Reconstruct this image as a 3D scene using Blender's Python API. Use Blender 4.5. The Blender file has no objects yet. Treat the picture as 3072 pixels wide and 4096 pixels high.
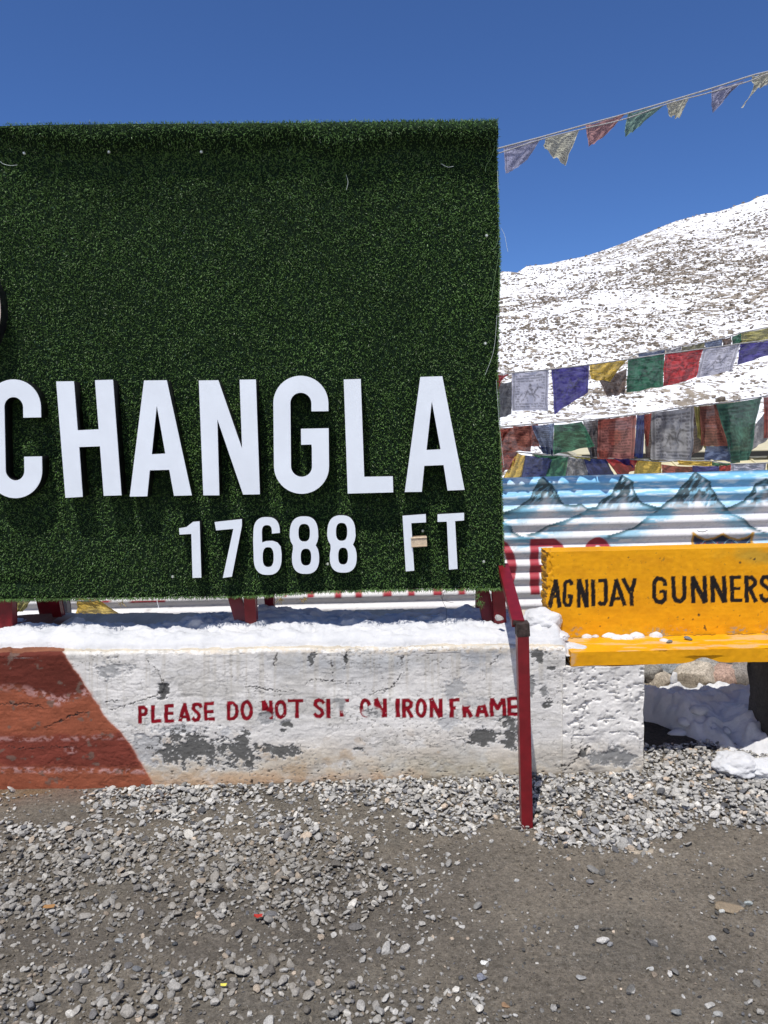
import bpy, bmesh, math, random
import numpy as np
from mathutils import Matrix, Vector

# ------------------------------------------------------------------ camera, sky, sun, exposure
scene = bpy.context.scene
CAM = np.array([0.0, -3.0, 1.5]); FPX = 3000.0; PITCH = math.radians(6.8); ROLL = math.radians(1.3)
fw = np.array([0, math.cos(PITCH), -math.sin(PITCH)]); u0 = np.array([0, math.sin(PITCH), math.cos(PITCH)])
xr = np.array([1.0, 0, 0])
cr = math.cos(ROLL) * xr - math.sin(ROLL) * u0
cu = math.sin(ROLL) * xr + math.cos(ROLL) * u0
cam_d = bpy.data.cameras.new('camera'); cam = bpy.data.objects.new('camera', cam_d)
scene.collection.objects.link(cam)
cam.matrix_world = Matrix(((cr[0], cu[0], -fw[0], CAM[0]), (cr[1], cu[1], -fw[1], CAM[1]), (cr[2], cu[2], -fw[2], CAM[2]), (0, 0, 0, 1)))
cam_d.sensor_fit = 'VERTICAL'; cam_d.sensor_height = 36; cam_d.sensor_width = 27
cam_d.lens = 36 * FPX / 4096; cam_d.clip_start = 0.05; cam_d.clip_end = 3000
scene.camera = cam

SUN_EL, SUN_AZ = math.radians(67.2), math.radians(21)     # light travels towards +Y, a little towards +X
w = bpy.data.worlds.new('World'); scene.world = w; w.use_nodes = True
nt = w.node_tree; bg = nt.nodes['Background']
sky = nt.nodes.new('ShaderNodeTexSky'); sky.sky_type = 'NISHITA'; sky.sun_disc = False
sky.sun_elevation = SUN_EL; sky.sun_rotation = math.pi + SUN_AZ
sky.altitude = 5300; sky.air_density = 1.6; sky.dust_density = 0.0; sky.ozone_density = 10.0
tint = nt.nodes.new('ShaderNodeMix'); tint.data_type = 'RGBA'; tint.blend_type = 'MULTIPLY'; tint.inputs[0].default_value = 1.0
tint.inputs[7].default_value = (0.90, 1.02, 1.24, 1)      # thin, very clear air at 5300 m
nt.links.new(sky.outputs[0], tint.inputs[6])
nt.links.new(tint.outputs[2], bg.inputs['Color']); bg.inputs['Strength'].default_value = 0.092
sun_d = bpy.data.lights.new('sun', 'SUN'); sun = bpy.data.objects.new('sun', sun_d)
scene.collection.objects.link(sun)
sun_d.energy = 4.5; sun_d.angle = math.radians(0.53); sun_d.color = (1.0, 0.96, 0.90)
tosun = Vector((-math.cos(SUN_EL) * math.sin(SUN_AZ), -math.cos(SUN_EL) * math.cos(SUN_AZ), math.sin(SUN_EL)))
sun.rotation_euler = tosun.to_track_quat('Z', 'Y').to_euler(); sun.location = (0, -8, 20)
vs = scene.view_settings
vs.view_transform = 'Standard'; vs.look = 'None'; vs.gamma = 1; vs.use_curve_mapping = False; vs.exposure = 0.05

# ------------------------------------------------------------------ helpers
rng = np.random.default_rng(7); random.seed(7)
COL = scene.collection

def ray(px, py):
    px = np.asarray(px, float); py = np.asarray(py, float)
    return fw + ((px - 1536) / FPX)[..., None] * cr - ((py - 2048) / FPX)[..., None] * cu
def P(px, py, Y):                                        # point of the vertical plane y = Y seen there in the photograph
    d = ray(px, py); t = (np.asarray(Y, float) - CAM[1]) / d[..., 1]
    return CAM + d * t[..., None]
def PG(px, py, Z):                                       # same on the horizontal plane z = Z
    d = ray(px, py); t = (np.asarray(Z, float) - CAM[2]) / d[..., 2]
    return CAM + d * t[..., None]
def proj(p):
    d = np.asarray(p, float) - CAM; z = np.maximum(d @ fw, 1e-3)
    return 1536 + FPX * (d @ cr) / z, 2048 - FPX * (d @ cu) / z
def lin(r, g, b):
    f = lambda c: (c / 255) / 12.92 if c <= 10 else ((c / 255 + 0.055) / 1.055) ** 2.4
    return np.array([f(r), f(g), f(b)])
def sstep(a, b, x):
    t = np.clip((x - a) / (b - a), 0, 1); return t * t * (3 - 2 * t)
def mixc(c, c2, m):
    return c * (1 - m[:, None]) + np.asarray(c2)[None, :] * m[:, None] if np.ndim(c2) == 1 else c * (1 - m[:, None]) + c2 * m[:, None]

def _h(ix, iy, iz, s):
    n = (ix.astype(np.int64) * 374761393 + iy.astype(np.int64) * 668265263 + iz.astype(np.int64) * 2147483647 + s * 1274126177) & 0xFFFFFFFF
    n = ((n ^ (n >> 13)) * 1274126177) & 0xFFFFFFFF
    n = (n ^ (n >> 16)) & 0xFFFFFFFF
    n = (n * 2246822519) & 0xFFFFFFFF
    n = n ^ (n >> 15)
    return (n & 0xFFFFFF) / float(0xFFFFFF)
def vn(x, y, z=0.0, s=0):
    x, y, z = np.broadcast_arrays(np.asarray(x, float), np.asarray(y, float), np.asarray(z, float))
    fx, fy, fz = np.floor(x), np.floor(y), np.floor(z)
    tx, ty, tz = x - fx, y - fy, z - fz
    tx, ty, tz = [t * t * (3 - 2 * t) for t in (tx, ty, tz)]
    flat = not np.any(tz)
    r = 0
    for k in ((0,) if flat else (0, 1)):
        wz = 1 if flat else (tz if k else 1 - tz)
        for j in (0, 1):
            wy = ty if j else 1 - ty
            for i in (0, 1):
                wx = tx if i else 1 - tx
                r = r + _h(fx + i, fy + j, fz + k, s) * wx * wy * wz
    return r
def fbm(x, y, z=0.0, o=4, s=0, g=0.5):
    a, t, n, f = 1.0, 0.0, 0.0, 1.0
    for k in range(o):
        t = t + a * vn(np.asarray(x) * f + 17.3 * k, np.asarray(y) * f + 5.1 * k, np.asarray(z) * f, s + k); n += a; a *= g; f *= 2.03
    return t / n
def jit3(p, sc, amp, o=3, s=0):
    x, y, z = p[:, 0] * sc, p[:, 1] * sc, p[:, 2] * sc
    return np.stack([fbm(x, y, z, o, s + 11 * k) - 0.5 for k in range(3)], 1) * 2 * amp

def mkmesh(name, v, f, mats=(), col=None, smooth=True, mi=None):
    v = np.asarray(v, np.float32); f = np.asarray(f, np.int32); n = f.shape[1]
    m = bpy.data.meshes.new(name)
    m.vertices.add(len(v)); m.vertices.foreach_set('co', v.ravel())
    m.loops.add(f.size); m.loops.foreach_set('vertex_index', f.ravel())
    m.polygons.add(len(f)); m.polygons.foreach_set('loop_start', np.arange(0, f.size, n, dtype=np.int32))
    m.polygons.foreach_set('loop_total', np.full(len(f), n, np.int32))
    if mi is not None: m.polygons.foreach_set('material_index', np.asarray(mi, np.int32))
    m.polygons.foreach_set('use_smooth', np.full(len(f), bool(smooth)))
    m.update(calc_edges=True)
    for mt in (mats if isinstance(mats, (list, tuple)) else [mats]): m.materials.append(mt)
    if col is not None:
        c = np.ones((len(v), 4), np.float32); c[:, :3] = np.clip(col, 0, 1)
        a = m.color_attributes.new('Col', 'FLOAT_COLOR', 'POINT'); a.data.foreach_set('color', c.ravel())
    return m
def add(name, mesh, parent=None, label=None, cat=None, group=None, kind=None):
    o = bpy.data.objects.new(name, mesh); COL.objects.link(o)
    if parent is not None:
        o.parent = parent
        o.matrix_parent_inverse = Matrix.Translation(parent.location).inverted()
    tag(o, label, cat, group, kind); return o
def tag(o, label=None, cat=None, group=None, kind=None):
    if label: o['label'] = label
    if cat: o['category'] = cat
    if group: o['group'] = group
    if kind: o['kind'] = kind
def thing(name, loc, label, cat, group=None):
    o = bpy.data.objects.new(name, None); COL.objects.link(o); o.location = Vector([float(c) for c in loc])
    o.empty_display_size = 0.1; tag(o, label, cat, group); return o
def grid_faces(nr, nc, off=0, flip=False):
    i = np.arange(nr - 1)[:, None] * nc + np.arange(nc - 1)[None, :]
    q = np.stack([i, i + 1, i + nc + 1, i + nc], -1).reshape(-1, 4) + off
    return q[:, ::-1] if flip else q

# icospheres
_ico = {}
def ico(sub):
    if sub not in _ico:
        bm = bmesh.new(); bmesh.ops.create_icosphere(bm, subdivisions=sub, radius=1.0)
        _ico[sub] = (np.array([v.co[:] for v in bm.verts]), np.array([[v.index for v in f.verts] for f in bm.faces])); bm.free()
    return _ico[sub]
def rock(sub, seed, cuts=9, lump=0.18, depth=(0.55, 0.9)):
    r = np.random.default_rng(seed); v, f = ico(sub); v = v.copy()
    v *= (1 + lump * 2 * (fbm(v[:, 0] * 1.3 + seed, v[:, 1] * 1.3, v[:, 2] * 1.3, 2, seed) - 0.5))[:, None]
    for _ in range(cuts):
        n = r.normal(size=3); n /= np.linalg.norm(n); d = r.uniform(*depth)
        k = v @ n - d; m = k > 0; v[m] -= n * (k[m] * 0.92)[:, None]
    return v, f

# ------------------------------------------------------------------ materials
def new_mat(name):
    m = bpy.data.materials.new(name); m.use_nodes = True; t = m.node_tree
    b = t.nodes['Principled BSDF']; return m, t, b
def noise(t, scale, detail=4, rough=0.6, coord='Object', dist=0.0, stretch=None):
    tc = t.nodes.new('ShaderNodeTexCoord'); n = t.nodes.new('ShaderNodeTexNoise')
    n.inputs['Scale'].default_value = scale; n.inputs['Detail'].default_value = detail
    n.inputs['Roughness'].default_value = rough; n.inputs['Distortion'].default_value = dist
    if stretch:
        mp = t.nodes.new('ShaderNodeMapping'); mp.inputs['Scale'].default_value = stretch
        t.links.new(tc.outputs[coord], mp.inputs[0]); t.links.new(mp.outputs[0], n.inputs['Vector'])
    else: t.links.new(tc.outputs[coord], n.inputs['Vector'])
    return n.outputs['Fac']
def ramp(t, fac, stops):
    r = t.nodes.new('ShaderNodeValToRGB'); t.links.new(fac, r.inputs[0])
    while len(r.color_ramp.elements) > 1: r.color_ramp.elements.remove(r.color_ramp.elements[-1])
    r.color_ramp.elements[0].position = stops[0][0]; r.color_ramp.elements[0].color = (*stops[0][1], 1)
    for p, c in stops[1:]:
        e = r.color_ramp.elements.new(p); e.color = (*c, 1)
    return r.outputs[0]
def mul(t, a, b, fac=1.0, mode='MULTIPLY'):
    m = t.nodes.new('ShaderNodeMix'); m.data_type = 'RGBA'; m.blend_type = mode
    if isinstance(fac, float): m.inputs[0].default_value = fac
    else: t.links.new(fac, m.inputs[0])
    for s, i in ((a, 6), (b, 7)):
        if isinstance(s, tuple): m.inputs[i].default_value = (*s, 1)
        else: t.links.new(s, m.inputs[i])
    return m.outputs[2]
def bump(t, b, hgt, strength=0.3, dist=0.01):
    n = t.nodes.new('ShaderNodeBump'); n.inputs['Strength'].default_value = strength; n.inputs['Distance'].default_value = dist
    t.links.new(hgt, n.inputs['Height']); t.links.new(n.outputs[0], b.inputs['Normal'])
def attr(t, name='Col'):
    a = t.nodes.new('ShaderNodeVertexColor'); a.layer_name = name; return a.outputs['Color']
def mat_vc(name, rough=0.8, nscale=150, lo=0.85, hi=1.1, bs=0.3, bd=0.003, bscale=250, spec=0.3, stretch=None):
    m, t, b = new_mat(name)
    c = mul(t, attr(t), ramp(t, noise(t, nscale, 5, stretch=stretch), [(0.3, (lo,) * 3), (0.7, (hi,) * 3)]))
    t.links.new(c, b.inputs['Base Color']); b.inputs['Roughness'].default_value = rough
    b.inputs['Specular IOR Level'].default_value = spec
    bump(t, b, noise(t, bscale, 4, 0.7, stretch=stretch), bs, bd); return m
M_wall = mat_vc('weathered_paint_plaster', 0.85, 120, 0.86, 1.06, 0.35, 0.002, 300, 0.2)
M_rubble = mat_vc('crushed_stone', 0.85, 220, 0.62, 1.3, 0.5, 0.002, 350, 0.25)
M_bould = mat_vc('granite_boulder', 0.85, 110, 0.45, 1.45, 0.6, 0.004, 160, 0.25)
M_yel = mat_vc('yellow_enamel_paint', 0.55, 40, 0.93, 1.04, 0.22, 0.002, 110, 0.14)
M_sheet = mat_vc('painted_corrugated_metal', 0.45, 60, 0.93, 1.04, 0.1, 0.001, 120, 0.4)
M_blade = mat_vc('turf_fibre', 0.5, 300, 0.9, 1.1, 0.0, 0.001, 300, 0.3)
M_conc = mat_vc('old_concrete', 0.9, 90, 0.6, 1.25, 0.6, 0.004, 120, 0.2)

def mat_ground():
    m, t, b = new_mat('packed_dirt')
    big = ramp(t, noise(t, 3.0, 5, 0.6), [(0.3, (0.222, 0.193, 0.151)), (0.55, (0.30, 0.26, 0.203)), (0.75, (0.355, 0.308, 0.238))])
    fine = ramp(t, noise(t, 120, 6, 0.75), [(0.3, (0.62,) * 3), (0.52, (1.0,) * 3), (0.7, (1.25,) * 3)])
    c = mul(t, big, fine)
    sp = ramp(t, noise(t, 260, 2, 0.5), [(0.64, (0, 0, 0)), (0.70, (1, 1, 1))])
    c = mul(t, c, (0.42, 0.4, 0.36), sp, 'MIX')
    sp2 = ramp(t, noise(t, 230, 2, 0.5), [(0.30, (1, 1, 1)), (0.36, (0, 0, 0))])
    c = mul(t, c, (0.035, 0.035, 0.034), sp2, 'MIX')
    c = mul(t, c, ramp(t, noise(t, 48, 6, 0.85), [(0.34, (0.55,) * 3), (0.5, (1.0,) * 3), (0.66, (1.38,) * 3)]))
    v = attr(t); c = mul(t, c, v)
    t.links.new(c, b.inputs['Base Color']); b.inputs['Roughness'].default_value = 0.92; b.inputs['Specular IOR Level'].default_value = 0.15
    bump(t, b, noise(t, 110, 8, 0.85), 1.0, 0.016); return m
M_ground = mat_ground()
def mat_snow(name, rock_=False):
    m, t, b = new_mat(name)
    c = ramp(t, noise(t, 4, 4), [(0.3, (0.80, 0.82, 0.85)), (0.6, (0.88, 0.885, 0.89))]) if rock_ else ramp(t, noise(t, 9, 6, 0.65), [(0.3, (0.50, 0.51, 0.52)), (0.65, (0.65, 0.65, 0.65))])
    if rock_:
        n1 = noise(t, 2.6, 8, 0.78, stretch=(0.75, 0.55, 1.6)); n2 = noise(t, 0.07, 3, 0.5)
        a = t.nodes.new('ShaderNodeMath'); a.operation = 'MULTIPLY_ADD'; a.inputs[1].default_value = 0.32
        t.links.new(n2, a.inputs[0]); t.links.new(n1, a.inputs[2])
        k = ramp(t, a.outputs[0], [(0.70, (0, 0, 0)), (0.72, (1, 1, 1))])
        rc = ramp(t, noise(t, 3, 5), [(0.3, (0.16, 0.135, 0.105)), (0.7, (0.33, 0.28, 0.215))])
        c = mul(t, c, rc, k, 'MIX')
    t.links.new(c, b.inputs['Base Color']); b.inputs['Roughness'].default_value = 0.7; b.inputs['Specular IOR Level'].default_value = 0.2
    bump(t, b, noise(t, 2.5 if rock_ else 45, 6, 0.65), 0.6 if rock_ else 0.45, 0.12 if rock_ else 0.012); return m
M_snow = mat_snow('old_snow'); M_hill = mat_snow('snowy_scree', True)
def mat_solid(name, c, rough=0.5, nscale=30, lo=0.8, hi=1.15, metal=0.0, spec=0.4, bs=0.1, bscale=80, wear=None):
    m, t, b = new_mat(name)
    k = mul(t, tuple(float(x) for x in c), ramp(t, noise(t, nscale, 5), [(0.3, (lo,) * 3), (0.7, (hi,) * 3)]))
    if wear:
        k = mul(t, k, wear[1], ramp(t, noise(t, wear[0], 6, 0.7), [(wear[2], (0, 0, 0)), (wear[2] + 0.03, (1, 1, 1))]), 'MIX')
    t.links.new(k, b.inputs['Base Color']); b.inputs['Roughness'].default_value = rough; b.inputs['Metallic'].default_value = metal
    b.inputs['Specular IOR Level'].default_value = spec
    bump(t, b, noise(t, bscale, 4), bs, 0.003); return m
M_red = mat_solid('oxide_red_enamel', (0.17, 0.007, 0.012), 0.38, 25, 0.75, 1.15, 0, 0.45, 0.12, 60, (70, (0.3, 0.1, 0.09), 0.71))
M_rust = mat_solid('rusty_weld', (0.05, 0.035, 0.03), 0.7, 60, 0.4, 1.6, 0.2, 0.4, 0.8, 120)
M_white = mat_solid('white_acrylic', (0.76, 0.82, 0.88), 0.3, 5, 0.93, 1.02, 0, 0.4, 0.02, 8)
M_black = mat_solid('black_return', (0.012, 0.012, 0.016), 0.35, 20, 0.7, 1.3, 0, 0.4)
M_dkgreen = mat_solid('turf_backing', (0.007, 0.017, 0.008), 0.9, 200, 0.5, 1.5, 0, 0.1)
M_foam = mat_solid('beige_foam', (0.62, 0.5, 0.36), 0.9, 90, 0.8, 1.15, 0, 0.1, 0.6, 200)
M_zinc = mat_solid('zinc_washer', (0.6, 0.65, 0.6), 0.35, 40, 0.8, 1.1, 0.6)
M_cord = mat_solid('frayed_cord', (0.36, 0.36, 0.36), 0.9, 200, 0.6, 1.2, 0, 0.1, 0.8, 300)
M_threadg = mat_solid('loose_turf_thread', (0.16, 0.26, 0.12), 0.5, 30)
M_threadw = mat_solid('pale_thread', (0.55, 0.62, 0.6), 0.5, 30)
M_wood = mat_solid('weathered_pole', (0.33, 0.30, 0.27), 0.85, 20, 0.5, 1.2, 0, 0.2, 0.5, 40)
M_cream = mat_solid('cream_roof_paint', (0.62, 0.56, 0.36), 0.5, 6, 0.85, 1.05)
M_lwall = mat_solid('pale_wall_paint', (0.62, 0.62, 0.56), 0.7, 5, 0.85, 1.05)
M_dark = mat_solid('dark_gap', (0.02, 0.02, 0.02), 0.8)
M_rim = mat_solid('tan_rim', (0.5, 0.42, 0.34), 0.4)
M_scrapr = mat_solid('red_scrap', (0.42, 0.03, 0.02), 0.5); M_scrapy = mat_solid('yellow_scrap', (0.8, 0.72, 0.12), 0.5)
M_leaf = mat_solid('dry_leaf', (0.36, 0.19, 0.07), 0.7)
def mat_cloth():
    m, t, b = new_mat('printed_thin_cotton'); t.nodes.remove(b)
    out = t.nodes['Material Output']
    c = mul(t, attr(t), ramp(t, noise(t, 90, 4), [(0.3, (0.85,) * 3), (0.7, (1.08,) * 3)]))
    d = t.nodes.new('ShaderNodeBsdfDiffuse'); tr = t.nodes.new('ShaderNodeBsdfTranslucent'); tp = t.nodes.new('ShaderNodeBsdfTransparent')
    t.links.new(c, d.inputs[0]); t.links.new(c, tr.inputs[0])
    m1 = t.nodes.new('ShaderNodeMixShader'); m1.inputs[0].default_value = 0.38
    t.links.new(d.outputs[0], m1.inputs[1]); t.links.new(tr.outputs[0], m1.inputs[2])
    m2 = t.nodes.new('ShaderNodeMixShader'); m2.inputs[0].default_value = 0.04
    t.links.new(m1.outputs[0], m2.inputs[1]); t.links.new(tp.outputs[0], m2.inputs[2]); t.links.new(m2.outputs[0], out.inputs[0])
    return m
M_cloth = mat_cloth()

# ------------------------------------------------------------------ painting helpers (flat print and wear)
def strokes(px, py, sts, soft=1.0):
    """coverage 0..1 of hand-painted strokes: list of (points, width)"""
    out = np.zeros(len(px))
    for pts, wd in sts:
        pts = np.asarray(pts, float)
        pts = np.asarray(pts, float)
        m = (px > pts[:, 0].min() - wd) & (px < pts[:, 0].max() + wd) & (py > pts[:, 1].min() - wd) & (py < pts[:, 1].max() + wd)
        if not m.any(): continue
        x, y = px[m], py[m]; d = np.full(len(x), 1e9)
        for k in range(len(pts) - 1):
            a, b = pts[k], pts[k + 1]; L = math.hypot(*(b - a)); tx, ty = (b - a) / max(L, 1e-6)
            t = (x - a[0]) * tx + (y - a[1]) * ty; n = np.abs(-(x - a[0]) * ty + (y - a[1]) * tx)
            d = np.minimum(d, np.maximum(np.maximum(n - wd / 2, -t), t - L))
            if k: d = np.minimum(d, np.hypot(x - a[0], y - a[1]) - wd / 2)
        out[m] = np.maximum(out[m], 1 - sstep(-soft, soft, d))
    return out
def arc(cx, cy, rx, ry, a0, a1, n=10):
    a = np.radians(np.linspace(a0, a1, n)); return [(cx + rx * math.cos(t), cy - ry * math.sin(t)) for t in a]
def inpoly(px, py, poly):
    poly = np.asarray(poly, float); r = np.zeros(len(px), bool); j = len(poly) - 1
    for i in range(len(poly)):
        (xi, yi), (xj, yj) = poly[i], poly[j]
        c = ((yi > py) != (yj > py)); r ^= c & (px < (xj - xi) * (py - yi) / (yj - yi + 1e-12) + xi); j = i
    return r
def blob(px, py, cx, cy, rx, ry, nz, edge=0.35):
    d = np.hypot((px - cx) / rx, (py - cy) / ry) + (nz - 0.5) * 2.4
    return 1 - sstep(1 - edge * 0.3, 1 + edge * 0.3, d)
def polyd(px, py, pts):
    d = np.full(len(px), 1e9); pts = np.asarray(pts, float)
    for a, b in zip(pts[:-1], pts[1:]):
        L2 = ((b - a) ** 2).sum(); t = np.clip(((px - a[0]) * (b[0] - a[0]) + (py - a[1]) * (b[1] - a[1])) / L2, 0, 1)
        d = np.minimum(d, np.hypot(px - a[0] - t * (b[0] - a[0]), py - a[1] - t * (b[1] - a[1])))
    return d
def tf(sts, s, ox, oy, wd=None):
    return [([(ox + x * s, oy + y * s) for x, y in pts], (wd if wd else w_ * s)) for pts, w_ in sts]

# ------------------------------------------------------------------ ground
gx = np.unique(np.concatenate([-np.geomspace(2.1, 600, 26), np.arange(-2.1, 2.5, 0.019), np.geomspace(2.5, 600, 26)]))
gy = np.unique(np.concatenate([-np.geomspace(2.1, 400, 20), np.arange(-2.1, 0.75, 0.019), np.geomspace(0.75, 600, 30)]))
def mound(X, Y):
    # gravel heap against the wall, higher to the right of the post
    h = 0.012 * sstep(0.1, 0.6, X) * (1 - sstep(0.0, 0.45, -Y)) + 0.006 * (1 - sstep(0.0, 0.16, -Y)) * sstep(-1.2, -0.9, X)
    h = h * (1 - sstep(0.3, 0.8, Y))
    return h + 0.016 * (fbm(X * 1.7, Y * 1.7, 0, 3, 5) - 0.5)
X, Y = np.meshgrid(gx, gy); X = X.ravel(); Y = Y.ravel()
near = (np.abs(X) < 2.4) & (Y > -2.1) & (Y < 0.7)
Z = np.where(near, mound(X, Y) + 0.013 * (fbm(X * 18, Y * 18, 0, 5, 9, 0.62) - 0.5), 0)
v = np.stack([X, Y, Z], 1)
gpx, gpy = proj(v)
tone = np.ones((len(v), 3))
dk = sstep(0.45, 0.6, fbm(X * 1.4 + 3, Y * 2.4, 0, 4, 31)) * (1 - sstep(1500, 2300, gpx)) * near
tone = mixc(tone, np.array([0.74, 0.75, 0.78]), dk * 0.8)
rs = near * np.clip(1 - polyd(gpx, gpy, [(-600, 3190), (0, 3178), (300, 3160), (640, 3150)]) / 60, 0, 1) * sstep(0.22, 0.5, fbm(X * 14, Y * 14, 0, 3, 8))
tone = mixc(tone, np.array([1.75, 0.72, 0.48]), rs * 0.9)
tone = mixc(tone, np.array([0.84, 0.86, 0.88]), near * sstep(0.50, 0.62, fbm(X * 3 + 9, Y * 5, 0, 4, 37)) * 0.8)
dim = near * sstep(0.12, 0.2, Y) * (X > 0.9); tone = mixc(tone, np.array([0.35, 0.34, 0.34]), dim)  # shade under the bench painted into the ground colour
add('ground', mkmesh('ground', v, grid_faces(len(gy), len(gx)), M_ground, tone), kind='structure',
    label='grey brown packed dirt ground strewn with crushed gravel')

# unseen snow slopes behind the camera, added for their neutral bounce light
ax_ = np.linspace(math.radians(-215), math.radians(35), 90); rr_ = np.concatenate([np.linspace(9, 30, 14), np.geomspace(33, 330, 26)]); A, B = np.meshgrid(ax_, rr_); A = A.ravel(); B = B.ravel()
hx_ = B * np.cos(A); hy_ = -3 + B * np.sin(A); hz_ = 0.015 + 0.02 * fbm(hx_ / 3, hy_ / 3, 0, 3, 6) + 110 * sstep(25, 330, B) * (0.6 + 0.8 * fbm(hx_ / 90, hy_ / 90, 0, 4, 7)) * np.clip((math.radians(125) - np.abs(A + math.pi / 2)) / 0.6, 0, 1)
add('bounce_snowfield', mkmesh('bounce_snowfield', np.stack([hx_, hy_, hz_], 1), grid_faces(len(rr_), len(ax_)), M_hill), kind='structure', label='unseen snowy slopes added behind the camera for bounce light')

# ------------------------------------------------------------------ gravel (uncountable) : joined real stones
ROCKS1 = [rock(2, 100 + i, 10, 0.15, (0.5, 0.85)) for i in range(40)]
ROCKS0 = [rock(1, 300 + i, 5, 0.2, (0.6, 0.9)) for i in range(20)]
def dens(px, py):
    """how thickly the gravel lies (0..1) over the yard"""
    n = fbm(px / 300, py / 130, 0, 5, 77, 0.6); n2 = fbm(px / 90, py / 45, 0, 4, 78, 0.6)
    w_ = (n - 0.5) * 330 + (n2 - 0.5) * 90
    d = np.full(len(px), 0.0)
    band = (1 - sstep(3205, 3300, py + w_)) * sstep(300, 430, px + w_ * 0.4)
    edge = 3335 + 45 * np.sin(px / 170) + (n - 0.5) * 150 + (n2 - .5) * 60
    right = (1 - sstep(-25, 30, py - edge)) * sstep(1880, 2020, px)
    left = 0.88 * sstep(3270, 3400, py + w_ * 1.2) * (1 - sstep(1150, 2050, px + w_ * 1.6 - (py - 3500) * 0.45))
    left *= 0.22 + 0.78 * sstep(0.38, 0.56, n * 0.6 + n2 * 0.4 + 0.03)
    left *= 1 - 0.60 * sstep(3660, 3740, py + w_ * 0.6) * (1 - sstep(3830, 3950, py + w_ * 0.6)) - 0.2 * sstep(3660, 3740, py)
    d = np.maximum(np.maximum(band, right), left)
    d = np.maximum(d, 0.16 * (1 - sstep(1300, 2100, px)) + 0.02 + 0.10 * sstep(0.52, 0.64, n))
    d = np.maximum(d, 0.10 * sstep(2740, 2900, px) * sstep(3380, 3480, py))
    return np.where((px < 330) & (py < 3290) & (py > 3100) & (px > 60), 0.03, d)
def stones_mesh(px_, py_, pos, size, kinds, lib, colf, flatten=0.55, sink=0.25, r=rng):
    V, F, C = [], [], []; off = 0
    for i in range(len(pos)):
        bv, bf = lib[kinds[i]]
        sc = size[i] * np.array([r.uniform(0.8, 1.3), r.uniform(0.6, 1.0), r.uniform(0.35, 0.75) * flatten * 1.5])
        a = r.uniform(0, 6.283); c, s = math.cos(a), math.sin(a); tx, ty = r.normal(0, 0.25, 2)
        q = bv * sc; q = np.stack([q[:, 0] * c - q[:, 1] * s, q[:, 0] * s + q[:, 1] * c, q[:, 2]], 1)
        q[:, 2] += q[:, 0] * tx + q[:, 1] * ty
        q += pos[i] + np.array([0, 0, sc[2] * (1 - 2 * sink)])
        V.append(q); F.append(bf + off); off += len(q); C.append(np.repeat(colf(r)[None], len(q), 0))
    return np.concatenate(V), np.concatenate(F), np.concatenate(C)
def gcol(r):
    k = r.random(); g = r.uniform(0.28, 0.52)
    if k < 0.62: c = np.array([g * 1.03, g * 1.0, g * 0.93])
    elif k < 0.76: g = r.uniform(0.10, 0.20); c = np.array([g, g * 1.01, g * 1.05])
    elif k < 0.90: c = np.array([g * 1.25, g * 1.2, g * 1.08]) * 1.1
    elif k < 0.95: c = np.array([g * 1.2, g * 0.98, g * 0.75])
    else: c = np.array([0.5, 0.49, 0.46]) * r.uniform(0.8, 1.1)
    return c
def gcol_dark(r):
    return gcol(r) * r.uniform(0.55, 0.95)
WALL_R = 0.735        # right end of the plinth, x; the pier follows
def blocked(X, Y):
    return ((Y > -0.012) & (X < 1.03)) | (Y > 0.26 - 0.1 * np.clip(1.5 - X, 0, 1))
def gravel(name, n, s0, s1, lib, label, pw=1.0, up=0.0, jitter=0, tone_=1.0):
    X = rng.uniform(-2.0, 2.35, n); Y = rng.uniform(-1.62, 0.32, n)
    p = np.stack([X, Y, mound(X, Y)], 1); px, py = proj(p)
    d = dens(px, py); keep = (rng.random(n) < d ** pw) & ~blocked(X, Y) & (px > -260) & (px < 3330) & (py < 4330) & (rng.random(n) < np.where((px > -20) & (px < 3092) & (py < 4110), 1, 0.6))
    p = p[keep]; px, py, d = px[keep], py[keep], d[keep]; m = len(p)
    sz = np.minimum(s0 * np.exp(rng.normal(0, s1, m)), s0 * 1.9)
    p[:, 2] += up * d * rng.random(m) * sz * 1.2
    V, F, C = stones_mesh(px, py, p, sz, rng.integers(0, len(lib), m), lib, lambda r: gcol(r) if r.random() < 0.7 else gcol_dark(r), 0.62, 0.22)
    ox, oy = proj(V); lf = (1 - sstep(1300, 2100, ox)) * sstep(3280, 3420, oy)       # the yard's own stone is duller than the fresh heap
    C = C * (1 - 0.14 * lf)[:, None]
    dr = (sstep(1850, 2100, ox) * sstep(3400, 3480, oy)).reshape(m, -1)[:, 0] * (rng.random(m) < 0.6); C = C * (1 - 0.62 * dr.repeat(len(V) // m))[:, None]
    if name == 'grit':                                       # crumbs of the dirt itself among the stone chips
        k = np.repeat(rng.random(m) < 0.6, len(V) // m); C = np.where(k[:, None], np.array([[0.17, 0.148, 0.115]]) * rng.uniform(0.55, 1.25, m).repeat(len(V) // m)[:, None], C * 0.85)
    else:                                                    # dust lies on half of the yard stone
        dst = (rng.random(m) * lf.reshape(m, -1)[:, 0]).repeat(len(V) // m); C = mixc(C, np.array([0.19, 0.165, 0.13]), np.clip(dst * 0.7 + 0.03, 0, 0.6))
    add(name, mkmesh(name, V, F, M_rubble, C, smooth=False), label=label, cat='gravel', kind='stuff')
    return m
gravel('gravel', 18500, 0.0106, 0.32, ROCKS1, 'loose grey crushed gravel heaped along the wall and over the yard', 1.3, 0.6)
gravel('fine_gravel', 34000, 0.0074, 0.30, ROCKS0, 'finer grey stones filling in between the larger gravel', 1.1, 0.9)
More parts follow.
